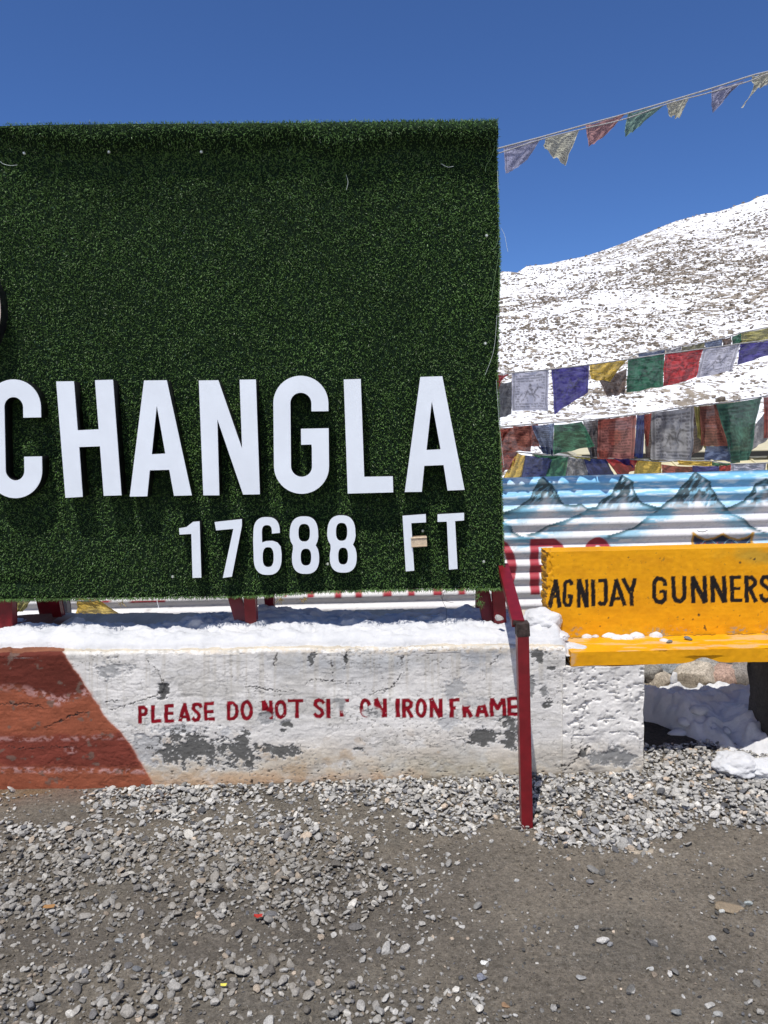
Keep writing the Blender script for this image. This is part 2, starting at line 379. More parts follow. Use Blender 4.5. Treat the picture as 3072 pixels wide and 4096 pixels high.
gravel('grit', 44000, 0.0036, 0.45, ROCKS0, 'fine grit and stone chips between the gravel on the dirt', 0.4, 0.2)

# stones one can point at
def single(name, px, py, size, col, label, cat='stone', sub=3, seed=1, Z=0.0, flat=0.55, sink=0.3, group=None, asp=0.7, mat=None, rot=None, smooth=False):
    r = np.random.default_rng(seed); bv, bf = rock(sub, seed, 11, 0.2, (0.5, 0.82))
    base = PG(px, py, Z); base = base + np.array([0, 0, 0.0])
    if Z == 0.0: base[2] = float(mound(np.array([base[0]]), np.array([base[1]]))[0])
    sc = size * np.array([1, asp, flat]); a = r.uniform(-0.4, 0.4) if rot is None else rot; c, s = math.cos(a), math.sin(a)
    q = bv * sc; q = np.stack([q[:, 0] * c - q[:, 1] * s, q[:, 0] * s + q[:, 1] * c, q[:, 2] + q[:, 0] * r.normal(0, 0.12)], 1)
    q[:, 2] -= q[:, 2].min() + sink * size * flat
    cc = np.repeat(np.array(col, float)[None], len(q), 0) * (0.8 + 0.4 * fbm(q[:, 0] * 90, q[:, 1] * 90, q[:, 2] * 90, 3, seed))[:, None]
    o = add(name, mkmesh(name, q, bf, mat or M_rubble, cc, smooth=smooth), None, label, cat, group)
    o.location = Vector([float(k) for k in base]); return o

# ------------------------------------------------------------------ plinth wall with warning
TOPPX = np.array([[-900, 2628], [0, 2613], [300, 2611], [700, 2605], [1400, 2594], [2000, 2586], [2300, 2592], [2500, 2590]], float)
_tp = P(TOPPX[:, 0], TOPPX[:, 1], np.zeros(len(TOPPX)))
def ztop(X): return np.interp(X, _tp[:, 0], _tp[:, 2])
WA = tf([([(125, 252), (125, 402)], 28), ([(125, 266), (160, 266), (178, 282), (178, 308), (162, 326), (125, 328)], 26),
         ([(232, 248), (232, 396)], 28), ([(226, 382), (303, 380)], 27),
         ([(343, 245), (343, 394)], 27), ([(335, 256), (406, 254)], 25), ([(335, 318), (406, 316)], 24), ([(335, 382), (409, 380)], 26),
         ([(500, 232), (456, 386)], 28), ([(492, 232), (532, 384)], 28), ([(472, 346), (518, 344)], 24),
         ([(634, 272), (622, 246), (598, 238), (572, 250), (568, 276), (588, 300), (610, 318), (618, 344), (606, 370), (582, 374), (560, 352)], 26),
         ([(668, 228), (670, 380)], 26), ([(660, 238), (737, 236)], 25), ([(660, 306), (736, 304)], 25), ([(660, 368), (748, 366)], 26),
         ([(861, 222), (862, 374)], 27), ([(861, 234), (900, 235), (925, 258), (930, 300), (925, 340), (900, 360), (861, 362)], 26),
         (arc(1010, 293, 38, 69, 0, 360, 20), 27),
         ([(1148, 212), (1150, 300)], 27), ([(1148, 212), (1216, 362)], 34), ([(1212, 210), (1214, 368)], 27),
         (arc(1292, 285, 37, 64, 0, 360, 20), 27),
         ([(1350, 212), (1479, 212)], 25), ([(1426, 212), (1427, 361)], 28)], 0.482, 500, 2700)
WB = tf([([(92, 224), (74, 202), (48, 196), (24, 208), (20, 234), (44, 256), (72, 276), (78, 302), (58, 324), (30, 322), (12, 304)], 25),
         ([(123, 185), (124, 337)], 30), ([(162, 197), (287, 196)], 26), ([(226, 196), (227, 328)], 26),
         (arc(415, 255, 33, 60, 0, 360, 20), 26),
         ([(496, 184), (497, 326)], 27), ([(494, 184), (562, 326)], 34), ([(566, 182), (568, 328)], 28),
         ([(664, 183), (666, 328)], 32), ([(714, 183), (716, 332)], 27),
         ([(714, 196), (752, 196), (772, 214), (770, 240), (750, 256), (714, 258)], 25), ([(738, 256), (778, 330)], 28),
         (arc(848, 256, 31, 62, 0, 360, 20), 25),
         ([(928, 184), (930, 328)], 27), ([(926, 184), (1000, 328)], 32), ([(1000, 182), (1003, 328)], 27),
         ([(1086, 185), (1088, 330)], 30), ([(1080, 196), (1148, 194)], 25), ([(1080, 258), (1122, 257)], 23),
         ([(1184, 188), (1186, 330)], 27), ([(1186, 200), (1220, 204), (1228, 226), (1215, 248), (1186, 254)], 25), ([(1200, 256), (1242, 328)], 28),
         ([(1322, 190), (1284, 328)], 28), ([(1322, 190), (1364, 328)], 28), ([(1298, 286), (1350, 285)], 24),
         ([(1398, 182), (1402, 326)], 28), ([(1402, 186), (1446, 262), (1490, 186)], 26), ([(1494, 180), (1500, 322)], 28),
         ([(1534, 175), (1540, 320)], 28), ([(1530, 186), (1640, 184)], 24), ([(1530, 250), (1640, 248)], 24), ([(1530, 308), (1640, 306)], 25)], 0.512, 1250, 2700)
CRACKS = [([(0, 2816), (60, 2818), (123, 2817), (174, 2831)], 2.2), ([(180, 2911), (253, 2878), (318, 2853), (354, 2853)], 2.5),
          ([(590, 2640), (625, 2676), (647, 2719), (662, 2741), (651, 2770), (622, 2783), (549, 2806), (500, 2824), (440, 2840)], 2.2),
          ([(1636, 2679), (1607, 2694), (1578, 2737), (1557, 2752), (1500, 2770)], 2.0), ([(1224, 2734), (1253, 2716), (1300, 2722), (1370, 2730), (1440, 2734)], 1.8),
          ([(980, 2745), (1060, 2755), (1130, 2765), (1180, 2760)], 1.8),
          ([(2004, 2592), (1999, 2620), (1975, 2650), (1960, 2660)], 2.2),
          ([(1108, 2612), (1103, 2640), (1096, 2660)], 3), ([(1390, 2600), (1383, 2625), (1385, 2650)], 3), ([(1612, 2620), (1604, 2655)], 2.5), ([(1325, 2640), (1330, 2700)], 1.5),
          ([(2290, 2675), (2315, 2715), (2341, 2760), (2342, 2835), (2320, 2905), (2328, 2960), (2318, 3000), (2360, 2992)], 2.6),
          ([(2318, 3003), (2314, 3035), (2288, 3060), (2240, 3066)], 4.0), ([(2355, 2990), (2320, 3008)], 5),
          ([(2300, 2905), (2285, 2960), (2290, 3000)], 1.6), ([(30, 2990), (120, 2995), (300, 2985)], 1.5), ([(420, 2810), (470, 2800)], 2)]
GREY = [(766, 2994, 120, 48, 1), (600, 2990, 66, 66, .7), (969, 3003, 64, 42, 1), (1128, 3001, 66, 20, 1), (441, 2676, 60, 26, .8), (655, 2765, 16, 22, 1),
        (1817, 2763, 34, 32, .75), (1933, 2951, 50, 26, 1), (2050, 2930, 34, 56, 1), (2150, 2616, 30, 16, 1), (2162, 2640, 16, 12, 1), (2126, 2734, 13, 40, .9),
        (2172, 2766, 17, 24, .9), (1249, 2638, 10, 22, 1), (1383, 2640, 7, 20, 1), (1441, 2998, 16, 10, 1), (1153, 2902, 16, 9, 1), (1133, 2920, 14, 7, 1), (1143, 2893, 14, 12, .9),
        (2437, 3033, 80, 28, .9), (2330, 3020, 12, 14, 1), (900, 2925, 24, 14, .5), (1790, 2885, 40, 22, .55), (735, 2920, 45, 16, .55), (2208, 2673, 13, 6, 1), (2190, 2812, 13, 14, 1),
        (1517, 3125, 14, 10, 1), (330, 2990, 1, 1, 0), (1170, 3040, 1, 1, 0), (2040, 2850, 14, 12, .6), (1060, 2872, 26, 20, .8)]
def paint_wall(px, py):
    nz = fbm(px / 60, py / 45, 0, 5, 3, 0.6); nf = fbm(px / 16, py / 11, 0, 4, 41, 0.65); nb = fbm(px / 300, py / 180, 0, 4, 13)
    br = fbm(px / 70, py / 7, 0, 4, 21)                            # brush marks
    n = len(px); h = np.zeros(n)
    c = np.repeat(np.array([[0.745, 0.725, 0.685]]), n, 0)
    c *= (0.92 + 0.16 * br)[:, None] * (0.80 + 0.38 * nb)[:, None]
    c = mixc(c, np.array([0.42, 0.425, 0.42]), sstep(0.50, 0.66, nb) * 0.6 * (1 - sstep(2680, 2800, py)) * sstep(400, 900, px))
    c = mixc(c, np.array([0.34, 0.36, 0.38]), blob(px, py, 1915, 2628, 100, 44, nz, 2) * 0.75)
    c = mixc(c, np.array([0.40, 0.42, 0.43]), blob(px, py, 1500, 2640, 330, 34, nz, 3) * 0.5)
    # damp dirt rising from the ground
    low = sstep(2900, 3120, py + (nb - 0.5) * 160)
    c = mixc(c, np.array([0.50, 0.42, 0.30]), low * 0.85 * sstep(0.3, 0.6, nz + 0.1))
    c = mixc(c, np.array([0.58, 0.36, 0.20]), sstep(3060, 3150, py + (nz - 0.5) * 120) * 0.7 * (1 - sstep(1500, 1900, px)))
    c = mixc(c, np.array([0.46, 0.33, 0.20]), sstep(0.62, 0.75, fbm(px / 55, py / 40, 0, 4, 67)) * sstep(2880, 3000, py) * 0.55 * (1 - sstep(1700, 2000, px)))
    c = mixc(c, np.array([0.33, 0.32, 0.24]), blob(px, py, 1830, 3080, 260, 55, nz, 3) * 0.4)
    # yellowed lip under the snow
    c = mixc(c, np.array([0.62, 0.50, 0.34]), (1 - sstep(2600, 2622, py + (nz - 0.5) * 40)) * 0.6 * sstep(0.4, 0.6, nf))
    streak = sstep(0.55, 0.75, fbm(px / 13, py / 260, 0, 4, 95)) * (1 - sstep(2760, 2950, py + (nb - .5) * 200)); c = mixc(c, np.array([0.50, 0.46, 0.38]), streak * 0.45)
    grime = sstep(0.50, 0.68, fbm(px / 130, py / 60, 0, 5, 97, 0.65)); c = mixc(c, np.array([0.50, 0.48, 0.43]), grime * 0.5)
    fleck = sstep(0.70, 0.73, fbm(px / 10, py / 6, 0, 3, 98)) * sstep(0.5, 0.62, fbm(px / 150, py / 90, 0, 3, 99)); c = mixc(c, np.array([0.22, 0.21, 0.19]), fleck * 0.75); h -= fleck * 0.0012
    # peeled patches to grey cement
    g = np.zeros(n)
    for cx, cy, rx, ry, s in GREY:
        if s: g = np.maximum(g, blob(px, py, cx, cy, rx * 1.12, ry * 1.15, 0.5 + (nz - 0.5) * 0.8 + (nf - 0.5) * 1.1, 0.4) * s)
    sp = sstep(0.735, 0.75, nf * 0.6 + nz * 0.4) * sstep(0.45, 0.62, nb) * 0.8
    g = np.maximum(g, sp)
    edge = g * (1 - g) * 4
    c = mixc(c, np.array([0.10, 0.10, 0.095])[None] * (0.7 + 0.7 * nf)[:, None], g * 0.95); c = mixc(c, np.array([0.75, 0.76, 0.76]), edge * 0.5)
    h -= g * 0.0022
    # red painted end
    bx = np.interp(py, [2560, 2614, 2748, 2871, 2994, 3139, 3200], [235, 253, 347, 427, 535, 607, 640]) + (nz - 0.5) * 26
    red = 1 - sstep(-3, 3, px - bx)
    d1 = np.interp(px, [-900, 0, 120, 230, 340, 420], [2740, 2745, 2760, 2800, 2770, 2745]) + (nz - 0.5) * 30
    rc = np.repeat(lin(150, 85, 61)[None], n, 0)
    rc = mixc(rc, lin(98, 46, 36), 1 - sstep(-20, 20, py - d1))
    rc = mixc(rc, lin(122, 60, 48), sstep(2925, 2960, py + (nz - 0.5) * 50) * (1 - sstep(3050, 3085, py + (nz - 0.5) * 40)))
    rc *= (0.75 + 0.5 * nz)[:, None] * (0.88 + 0.24 * br)[:, None]
    chalk = (1 - sstep(4, 26, np.abs(py - d1 - 4))) * (0.35 + 0.65 * sstep(60, 200, px)) + (1 - sstep(3, 16, np.abs(py - 2945 + (nb - 0.5) * 50))) * 0.6 \
        + (1 - sstep(3, 18, np.abs(py - 3078 + (nb - 0.5) * 40))) * 0.8 + (1 - sstep(4, 26, np.hypot((px - 285) / 1.4, py - 3000))) * 0.9
    rc = mixc(rc, lin(190, 150, 145), np.clip(chalk, 0, 1) * sstep(0.44, 0.60, nf) * 0.95)
    rc = mixc(rc, lin(110, 95, 85), sstep(0.70, 0.75, fbm(px / 40, py / 30, 0, 4, 91)) * 0.7)
    c = c * (1 - red[:, None]) + rc * red[:, None]
    c = mixc(c, lin(196, 118, 92), np.exp(-((px - bx) / 7) ** 2) * 0.35 * sstep(2590, 2640, py))
    # warning in red paint, flaked where the plaster went
    wx = px + (fbm(px / 22, py / 22, 0, 2, 55) - 0.5) * 4; wy = py + (fbm(px / 22, py / 22, 0, 2, 56) - 0.5) * 4
    t = strokes(wx, wy, [(p_, w_ * 1.16) for p_, w_ in WA + WB], 1.3)
    lost = np.zeros(n)
    for cx, cy, rx, ry, th in ((1366, 2815, 17, 34, 0), (1350, 2800, 22, 14, 0), (1484, 2845, 38, 24, 0), (1505, 2850, 22, 22, 0), (1885, 2805, 52, 20, 0), (1058, 2862, 24, 16, 0), (1925, 2800, 34, 18, 0)):
        lost = np.maximum(lost, blob(px, py, cx, cy, rx, ry, nz * 0.3 + nf * 0.35 + 0.17, 0.5))
    c = mixc(c, np.array([0.40, 0.40, 0.39]) , lost * (0.35 + 0.5 * sstep(0.45, 0.6, nf)))
    c = mixc(c, np.array([0.17, 0.17, 0.165]), lost * sstep(0.52, 0.6, nf) * (blob(px, py, 1484, 2850, 50, 30, nf) + blob(px, py, 1058, 2862, 40, 26, nf)).clip(0, 1) * 0.8)
    c = mixc(c, np.array([0.30, 0.30, 0.29]), t * lost * 0.7 * (px < 1420))
    rp = np.repeat(lin(134, 9, 28)[None], n, 0) * (0.7 + 0.6 * br)[:, None]
    m = t * (1 - lost) * (1 - 0.85 * sstep(0.80, 0.84, nf)); c = c * (1 - m[:, None]) + rp * m[:, None]
    # cracks
    jx = px + (fbm(px / 9, py / 9, 0, 3, 61) - 0.5) * 22; jy = py + (fbm(px / 9, py / 9, 0, 3, 62) - 0.5) * 22
    for pts, wd in CRACKS:
        pts = np.array(pts, float); mm = (px > pts[:, 0].min() - 30) & (px < pts[:, 0].max() + 30) & (py > pts[:, 1].min() - 30) & (py < pts[:, 1].max() + 30)
        if mm.any():
            d = polyd(jx[mm], jy[mm], pts); k = 1 - sstep(wd * 0.3, wd * 1.3, d)
            c[mm] = mixc(c[mm], np.array([0.05, 0.045, 0.04]), k * 0.85); h[mm] -= k * 0.004; h[mm] += (1 - sstep(wd, wd * 6, d)) * 0.0012
    chips = (blob(px, py, 661, 2741, 9, 12, nf) + blob(px, py, 652, 2765, 14, 12, nf)).clip(0, 1); c = mixc(c, np.array([0.05, 0.05, 0.05]), chips * 0.6)
    pit = sstep(0.74, 0.80, fbm(px / 14, py / 9, 0, 3, 71)) * sstep(3040, 3090, py) * (1 - sstep(3130, 3160, py)) * (px > 640); c = mixc(c, np.array([0.05, 0.04, 0.03]), pit * 0.7); h -= pit * 0.006
    h += (br - 0.5) * 0.0012 + (nz - 0.5) * 0.005 + (nf - 0.5) * 0.002 + (nb - 0.5) * 0.012
    ln = 1 - np.abs(fbm(px / 55, py / 28, 0, 4, 81) - 0.5) * 22; ln = np.clip(ln, 0, 1) * sstep(0.42, 0.55, fbm(px / 200, py / 120, 0, 3, 96)); h -= ln * 0.0012; c = c * (1 - 0.28 * ln[:, None])
    fl = sstep(0.52, 0.54, fbm(px / 90, py / 50, 0, 5, 120, 0.6)); h += fl * 0.0010          # one coat of paint more here than there
    return c, h
# profile rows: front (dense), rounded arris, top
xs = np.concatenate([np.linspace(-3.2, -1.75, 40), np.arange(-1.745, WALL_R, 0.0034), [WALL_R]])
zz = np.concatenate([np.linspace(-0.12, -0.02, 6), np.arange(-0.0155, 0.985, 0.0046)])       # 0..1 of front height in part
prof = []
for q in np.concatenate([[-0.25, -0.1], np.linspace(-0.03, 0.975, 185)]): prof.append((0.0, q, 0.0))    # (Y, frac of top, dz)
for a in np.radians(np.linspace(10, 90, 8)): prof.append((0.014 * (1 - math.cos(a)), 0.975, 0.0145 * math.sin(a)))
for yb in np.concatenate([np.arange(0.02, 0.2, 0.006), [0.3, 0.45, 0.60]]): prof.append((yb, 0.975, 0.0145))
nr, nc = len(prof), len(xs)
V = np.zeros((nr, nc, 3)); zt = ztop(xs)
for i, (yy, fr, dz) in enumerate(prof):
    V[i, :, 0] = xs; V[i, :, 1] = yy; V[i, :, 2] = zt * fr + dz + (yy * 0.02)
V = V.reshape(-1, 3)
# lower edge bellies slightly, arris chipped
px, py = proj(V); c, h = paint_wall(px, py)
top = V[:, 1] > 0.016
cx_ = np.where((px < 250 + 60 * (vn(px / 30, 0) - .5)), 1.0, 0.0)
tn = fbm(px / 50, py / 9, 0, 4, 15)
ct = np.where(cx_[:, None] > 0, lin(128, 82, 60)[None] * (0.6 + 0.8 * tn)[:, None], np.array([[0.56, 0.50, 0.40]]) * (0.7 + 0.6 * tn)[:, None])
c = np.where(top[:, None], ct, c)
arr = (V[:, 1] > 0.0001) & (V[:, 1] < 0.02)
V[:, 1] -= np.where(top, 0, h * 0.9); V[:, 2] += np.where(top | arr, h * 1.2 - 0.004 * sstep(0.55, 0.7, fbm(px / 30, 0 * py, 0, 3, 19)), 0)
V[:, 1] += -0.012 * sstep(0.12, 0.0, V[:, 2]) * np.where(top, 0, 1) * 0 + np.where(top, 0, 0.02 * sstep(0.15, -0.02, -V[:, 2]) * 0)
add('plinth_wall', mkmesh('plinth_wall', V, grid_faces(nr, nc), M_wall, c), None,
    'low plastered wall, white with a rust red end and a red painted warning', 'wall')
# right end and back of the plinth (solid body behind the plaster)
def box_mesh(name, x0, x1, y0, y1, z0, z1, mat, col=None):
    v = np.array([(x, y, z) for x in (x0, x1) for y in (y0, y1) for z in (z0, z1)], float)
    f = np.array([(0, 1, 3, 2), (4, 6, 7, 5), (0, 4, 5, 1), (2, 3, 7, 6), (0, 2, 6, 4), (1, 5, 7, 3)])
    return mkmesh(name, v, f, mat, None if col is None else np.repeat(np.array(col)[None], 8, 0), smooth=False)
wallobj = bpy.data.objects['plinth_wall']
add('masonry_core', box_mesh('masonry_core', -3.2, WALL_R - 0.004, 0.03, 0.60, -0.12, float(ztop(WALL_R)) - 0.02, M_conc, (0.3, 0.29, 0.27)), wallobj)

# ------------------------------------------------------------------ snow
def snow_obj(name, V, F, label, cat='snow', kind='stuff', mat=None):
    return add(name, mkmesh(name, V, F, mat or M_snow, None), None, label, cat, None, kind)
CR = np.array([(-900, 2450), (53, 2441), (127, 2475), (181, 2488), (253, 2502), (312, 2506), (359, 2492), (392, 2469), (498, 2475), (523, 2462), (570, 2464), (633, 2475), (723, 2473), (781, 2441),
      (925, 2441), (1000, 2420), (1036, 2408), (1166, 2423), (1304, 2430), (1376, 2419), (1434, 2434), (1506, 2441), (1709, 2430), (1774, 2419), (1860, 2398), (1911, 2412), (1960, 2430), (2023, 2440), (2094, 2450), (2200, 2480), (2300, 2500)], float)
YC = 0.52
_c = P(CR[:, 0], CR[:, 1], np.full(len(CR), YC))
sx = np.arange(-2.6, 0.80, 0.007); ys = np.concatenate([np.arange(0.0, 0.70, 0.007), np.arange(0.70, 1.0, 0.03)])
SX, SY = np.meshgrid(sx, ys); sxf, syf = SX.ravel(), SY.ravel()
base = ztop(sxf) - 0.001
edge_y = 0.012 + 0.05 * fbm(sxf * 5, 0, 0, 3, 44) + 0.06 * (1 - sstep(-1.6, -1.25, sxf))
crest = np.interp(sxf, _c[:, 0], _c[:, 2]) - base - 0.024
t = np.clip((syf - edge_y) / (YC - edge_y), -0.2, 1)
front = 0.052 * np.sqrt(np.clip(t / 0.16, 0, 1)) + (crest - 0.052) * sstep(0.25, 1.0, t)
hh = np.where(syf < YC, front, crest - 0.75 * sstep(0, 0.42, syf - YC) )
lump = (fbm(sxf * 12, syf * 24, 0, 5, 50, 0.6) - 0.5) * 0.068 + (fbm(sxf * 5, syf * 7, 0, 3, 52) - 0.5) * 0.05
lump -= 0.012 * np.clip(1 - np.abs(fbm(sxf * 9, syf * 20, 0, 3, 57) - 0.5) * 14, 0, 1)
hh = hh + lump * np.clip(t * 5, 0, 1)
hh = np.where(syf < edge_y, -0.02, hh)
hh = hh - 0.10 * sstep(0.72, 0.80, sxf)
V = np.stack([sxf, syf, base + hh], 1)
V[:, 1] -= 0.010 * np.clip(1 - np.abs(t - 0.05) * 10, 0, 1)
snow_obj('ledge_snow', V, grid_faces(len(ys), len(sx)), 'long bank of old snow lying on the low wall below the green sign')

def snow_lump(name, px, py, Yp, rx, ry, rz, label, seed, rest=None, sub=5, mat=None, amp=0.28, Z=None):
    v, f = ico(sub); v = v.copy()
    n = fbm(v[:, 0] * 1.6 + seed, v[:, 1] * 1.6, v[:, 2] * 1.6, 5, seed, 0.5)
    v *= (1 + amp * 2 * (n - 0.5))[:, None]
    v[:, 2] = np.where(v[:, 2] < -0.45, -0.45, v[:, 2]); v *= np.array([rx, ry, rz])
    p = P(px, py, Yp) if Z is None else PG(px, py, Z)
    o = add(name, mkmesh(name, v, f, mat or M_snow), None, label, 'snow')
    v[:, 2].min(); o.location = Vector([float(p[0]), float(p[1]), float(p[2]) + (0.45 * rz if Z is not None else 0)]); return o
snow_lump('snow_block', 2168, 2482, 0.22, 0.086, 0.075, 0.055, 'rounded block of melting snow leaning against the yellow backrest', 3, amp=0.3)
snow_lump('snow_clod', 2228, 2545, 0.12, 0.05, 0.05, 0.022, 'small soggy clod of snow at the bottom corner of the yellow backrest', 9)
snow_lump('snow_clod', 312, 2497, 0.33, 0.034, 0.03, 0.03, 'pale knob of snow standing on the bank beside the yellow cloth', 12, sub=4)

# ------------------------------------------------------------------ yellow bench
SEATZ = float(P(2600, 2603, -0.004)[2]); SEATB = float(PG(2660, 2541, SEATZ)[1])
XL = float(P(2284, 2610, 0)[0]); XR = 2.75
bench = thing('bench', (1.3, 0.1, 0), 'yellow concrete bench with black lettering on its backrest', 'bench')
def gbox(x, y, z, fn):
    """closed gridded box; fn(points, face) -> colour, vector offset"""
    V, F, off, N = [], [], 0, []
    for ax, fixed, a, b, flip in ((1, y[0], x, z, False), (1, y[-1], x, z, True), (0, x[0], y, z, True), (0, x[-1], y, z, False), (2, z[-1], x, y, False), (2, z[0], x, y, True)):
        A, B = np.meshgrid(a, b); q = np.zeros((A.size, 3)); o = [k for k in (0, 1, 2) if k != ax]
        q[:, ax] = fixed; q[:, o[0]] = A.ravel(); q[:, o[1]] = B.ravel()
        V.append(q); F.append(grid_faces(len(b), len(a), off, flip)); off += len(q); N.append(np.full(len(q), ax * 2 + flip))
    V = np.concatenate(V); F = np.concatenate(F); N = np.concatenate(N)
    c, d = fn(V, N); return V + d, F, c
AG = tf([([(404, 766), (368, 934)], 26), ([(404, 766), (428, 932)], 26), ([(386, 868), (420, 866)], 20),
         ([(498, 800), (497, 782), (488, 774), (468, 776), (458, 790), (454, 902), (466, 918), (484, 918), (494, 902), (493, 864)], 22), ([(474, 868), (506, 866)], 24),
         ([(541, 764), (540, 932)], 24), ([(541, 764), (588, 930)], 28), ([(586, 764), (590, 930)], 20),
         ([(624, 764), (626, 925)], 24), ([(652, 774), (708, 772)], 22), ([(698, 772), (700, 895), (690, 912), (668, 912), (656, 898)], 24),
         ([(764, 764), (728, 926)], 24), ([(758, 764), (812, 922)], 26), ([(742, 880), (796, 878)], 20),
         ([(800, 758), (848, 850)], 26), ([(874, 758), (848, 850)], 24), ([(850, 845), (854, 922)], 24),
         ([(1052, 806), (1048, 776), (1030, 760), (1005, 760), (988, 782), (986, 870), (1000, 894), (1030, 900), (1050, 884), (1052, 836)], 25), ([(1018, 838), (1064, 836)], 20),
         ([(1098, 746), (1104, 868), (1118, 892), (1146, 894), (1164, 876), (1166, 862), (1164, 744)], 26),
         ([(1214, 748), (1219, 906)], 26), ([(1212, 748), (1288, 906)], 30), ([(1284, 744), (1290, 905)], 26),
         ([(1330, 746), (1335, 905)], 26), ([(1328, 746), (1404, 904)], 30), ([(1400, 744), (1406, 904)], 26),
         ([(1444, 744), (1450, 902)], 26), ([(1434, 755), (1499, 753)], 21), ([(1440, 822), (1497, 820)], 19), ([(1442, 891), (1508, 889)], 21),
         ([(1530, 742), (1535, 903)], 26), ([(1530, 755), (1562, 756), (1582, 775), (1582, 796), (1562, 816), (1535, 820)], 24), ([(1552, 820), (1590, 900)], 26),
         ([(1672, 772), (1656, 752), (1634, 752), (1622, 770), (1624, 792), (1646, 810), (1672, 826), (1680, 852), (1670, 880), (1644, 892), (1622, 878), (1618, 852)], 25)], 0.676, 1950, 1800)
GH = []
for k, ch in enumerate('LONGEWALA'):
    x = 500 + k * 102; A = lambda *p: [(x + a, b) for a, b in p]
    GH += {'L': [(A((14, 640), (14, 730)), 24), (A((6, 722), (70, 722)), 20)], 'O': [(arc(x + 42, 684, 28, 38, 0, 360, 14), 22)],
           'N': [(A((14, 636), (14, 730)), 22), (A((14, 636), (72, 730)), 24), (A((72, 636), (72, 730)), 22)],
           'G': [(arc(x + 42, 684, 30, 38, 40, 330, 12), 22), (A((45, 690), (78, 690)), 16)], 'E': [(A((14, 636), (14, 730)), 24), (A((6, 644), (70, 644)), 18), (A((6, 684), (64, 684)), 16), (A((6, 722), (70, 722)), 18)],
           'W': [(A((4, 636), (22, 730)), 18), (A((22, 730), (44, 650)), 18), (A((44, 650), (66, 730)), 18), (A((66, 730), (84, 636)), 18)],
           'A': [(A((44, 636), (10, 730)), 24), (A((44, 636), (78, 730)), 24), (A((24, 700), (66, 700)), 16)]}[ch]
GH = tf(GH, 0.676, 1950, 1800)
YEL = lin(240, 168, 12)
def paint_yellow(V, N, where):
    px, py = proj(V); n = len(V)
    nz = fbm(px / 70, py / 40, 0, 4, 201); nf = fbm(px / 9, py / 9, 0, 4, 202); br = fbm(px / 120, py / 8, 0, 4, 203)
    c = np.repeat(np.array([[0.74, 0.345, 0.008]]), n, 0)
    c = mixc(c, np.array([0.62, 0.275, 0.008]), sstep(0.45, 0.7, nz) * 0.6); c *= (0.93 + 0.14 * br)[:, None]
    d = np.zeros((n, 3))
    d += jit3(V, 7, 0.0022, 3, 5) + jit3(V, 60, 0.0010, 2, 8)
    if where == 'back':
        fr = N == 2
        g = strokes(px, py, GH, 3) * 0.16 * fr; c = mixc(c, np.array([0.48, 0.19, 0.008]), g)
        wx = px + (fbm(px / 12, py / 12, 0, 2, 55) - 0.5) * 4; wy = py + (fbm(px / 12, py / 12, 0, 2, 56) - 0.5) * 4
        t = strokes(wx, wy, AG, 1.2) * fr; c = mixc(c, np.array([0.012, 0.011, 0.012]), t)
        # scuffed foot
        ft = sstep(2500, 2535, py + (nz - 0.5) * 40) * sstep(0.58, 0.66, nf * 0.5 + nz * 0.5) * fr; c = mixc(c, np.array([0.30, 0.29, 0.24]), ft * 0.8)
        c = mixc(c, np.array([0.30, 0.26, 0.05]), blob(px, py, 3040, 2222, 90, 26, nz, 3) * 0.5)
        # crumbly left arris
        cr_ = (1 - sstep(2190, 2222, px)) * sstep(0.45, 0.6, nf)
        d[:, 1] += cr_ * 0.012 * (nf - 0.3); d[:, 0] += cr_ * 0.008; c = mixc(c, np.array([0.35, 0.17, 0.02]), cr_ * 0.35)
        sp = np.zeros(n)
        for sx_, sy_, rr in ((2960, 2250, 4), (2795, 2460, 5), (2772, 2478, 3), (2514, 2229, 3), (2640, 2233, 2.5), (3018, 2237, 4), (2434, 2472, 3), (2816, 2512, 3), (2870, 2508, 2), (2400, 2505, 2.5), (2960, 2462, 2.5), (2735, 2476, 2.5)):
            sp = np.maximum(sp, 1 - sstep(rr * 0.7, rr * 1.4, np.hypot(px - sx_, py - sy_)))
        sp = np.maximum(sp, strokes(px, py, [([(2817, 2500), (2824, 2522)], 5), ([(3011, 2240), (3022, 2232)], 3)], 1.5)); c = mixc(c, np.array([0.05, 0.035, 0.02]), sp * fr)
        c = mixc(c, np.array([0.22, 0.14, 0.03]), sstep(0.78, 0.80, nf) * fr * 0.6)
    else:
        tp = N == 4
        w_ = sstep(0.50, 0.62, fbm(px / 110, py / 7, 0, 4, 207)) * tp; c = mixc(c, np.array([0.50, 0.43, 0.30]), w_ * 0.55)
        ck = (1 - sstep(1.2, 3.2, np.abs(py - np.interp(px, [2250, 2660, 3072], [2552, 2542, 2532]) + (fbm(px / 25, 0, 0, 3, 33) - 0.5) * 12))) * tp; c = mixc(c, np.array([0.06, 0.04, 0.01]), ck * 0.8)
        # crumbled top arris
        ar = np.exp(-((V[:, 2] - SEATZ) / 0.012) ** 2) * (N != 4) * sstep(0.55, 0.7, fbm(V[:, 0] * 9, 0, 0, 3, 35)); d[:, 1] += ar * 0.010 * (nf - 0.3)
        c = mixc(c, np.array([0.50, 0.27, 0.02]), ar * sstep(0.5, 0.62, nf) * 0.4)
        # broken lower edge
        bk = np.exp(-((V[:, 0] - P(2815, 2655, 0)[0]) / 0.05) ** 2) * (V[:, 2] < SEATZ - 0.03)
        d[:, 2] += bk * 0.022
        d[:, 1] += bk * 0.01
        c = mixc(c, np.array([0.42, 0.40, 0.36]), (1 - sstep(2275, 2310, px + (nf - 0.5) * 60)) * (N == 2) * 0.5)
    return c, d
TH = 0.058
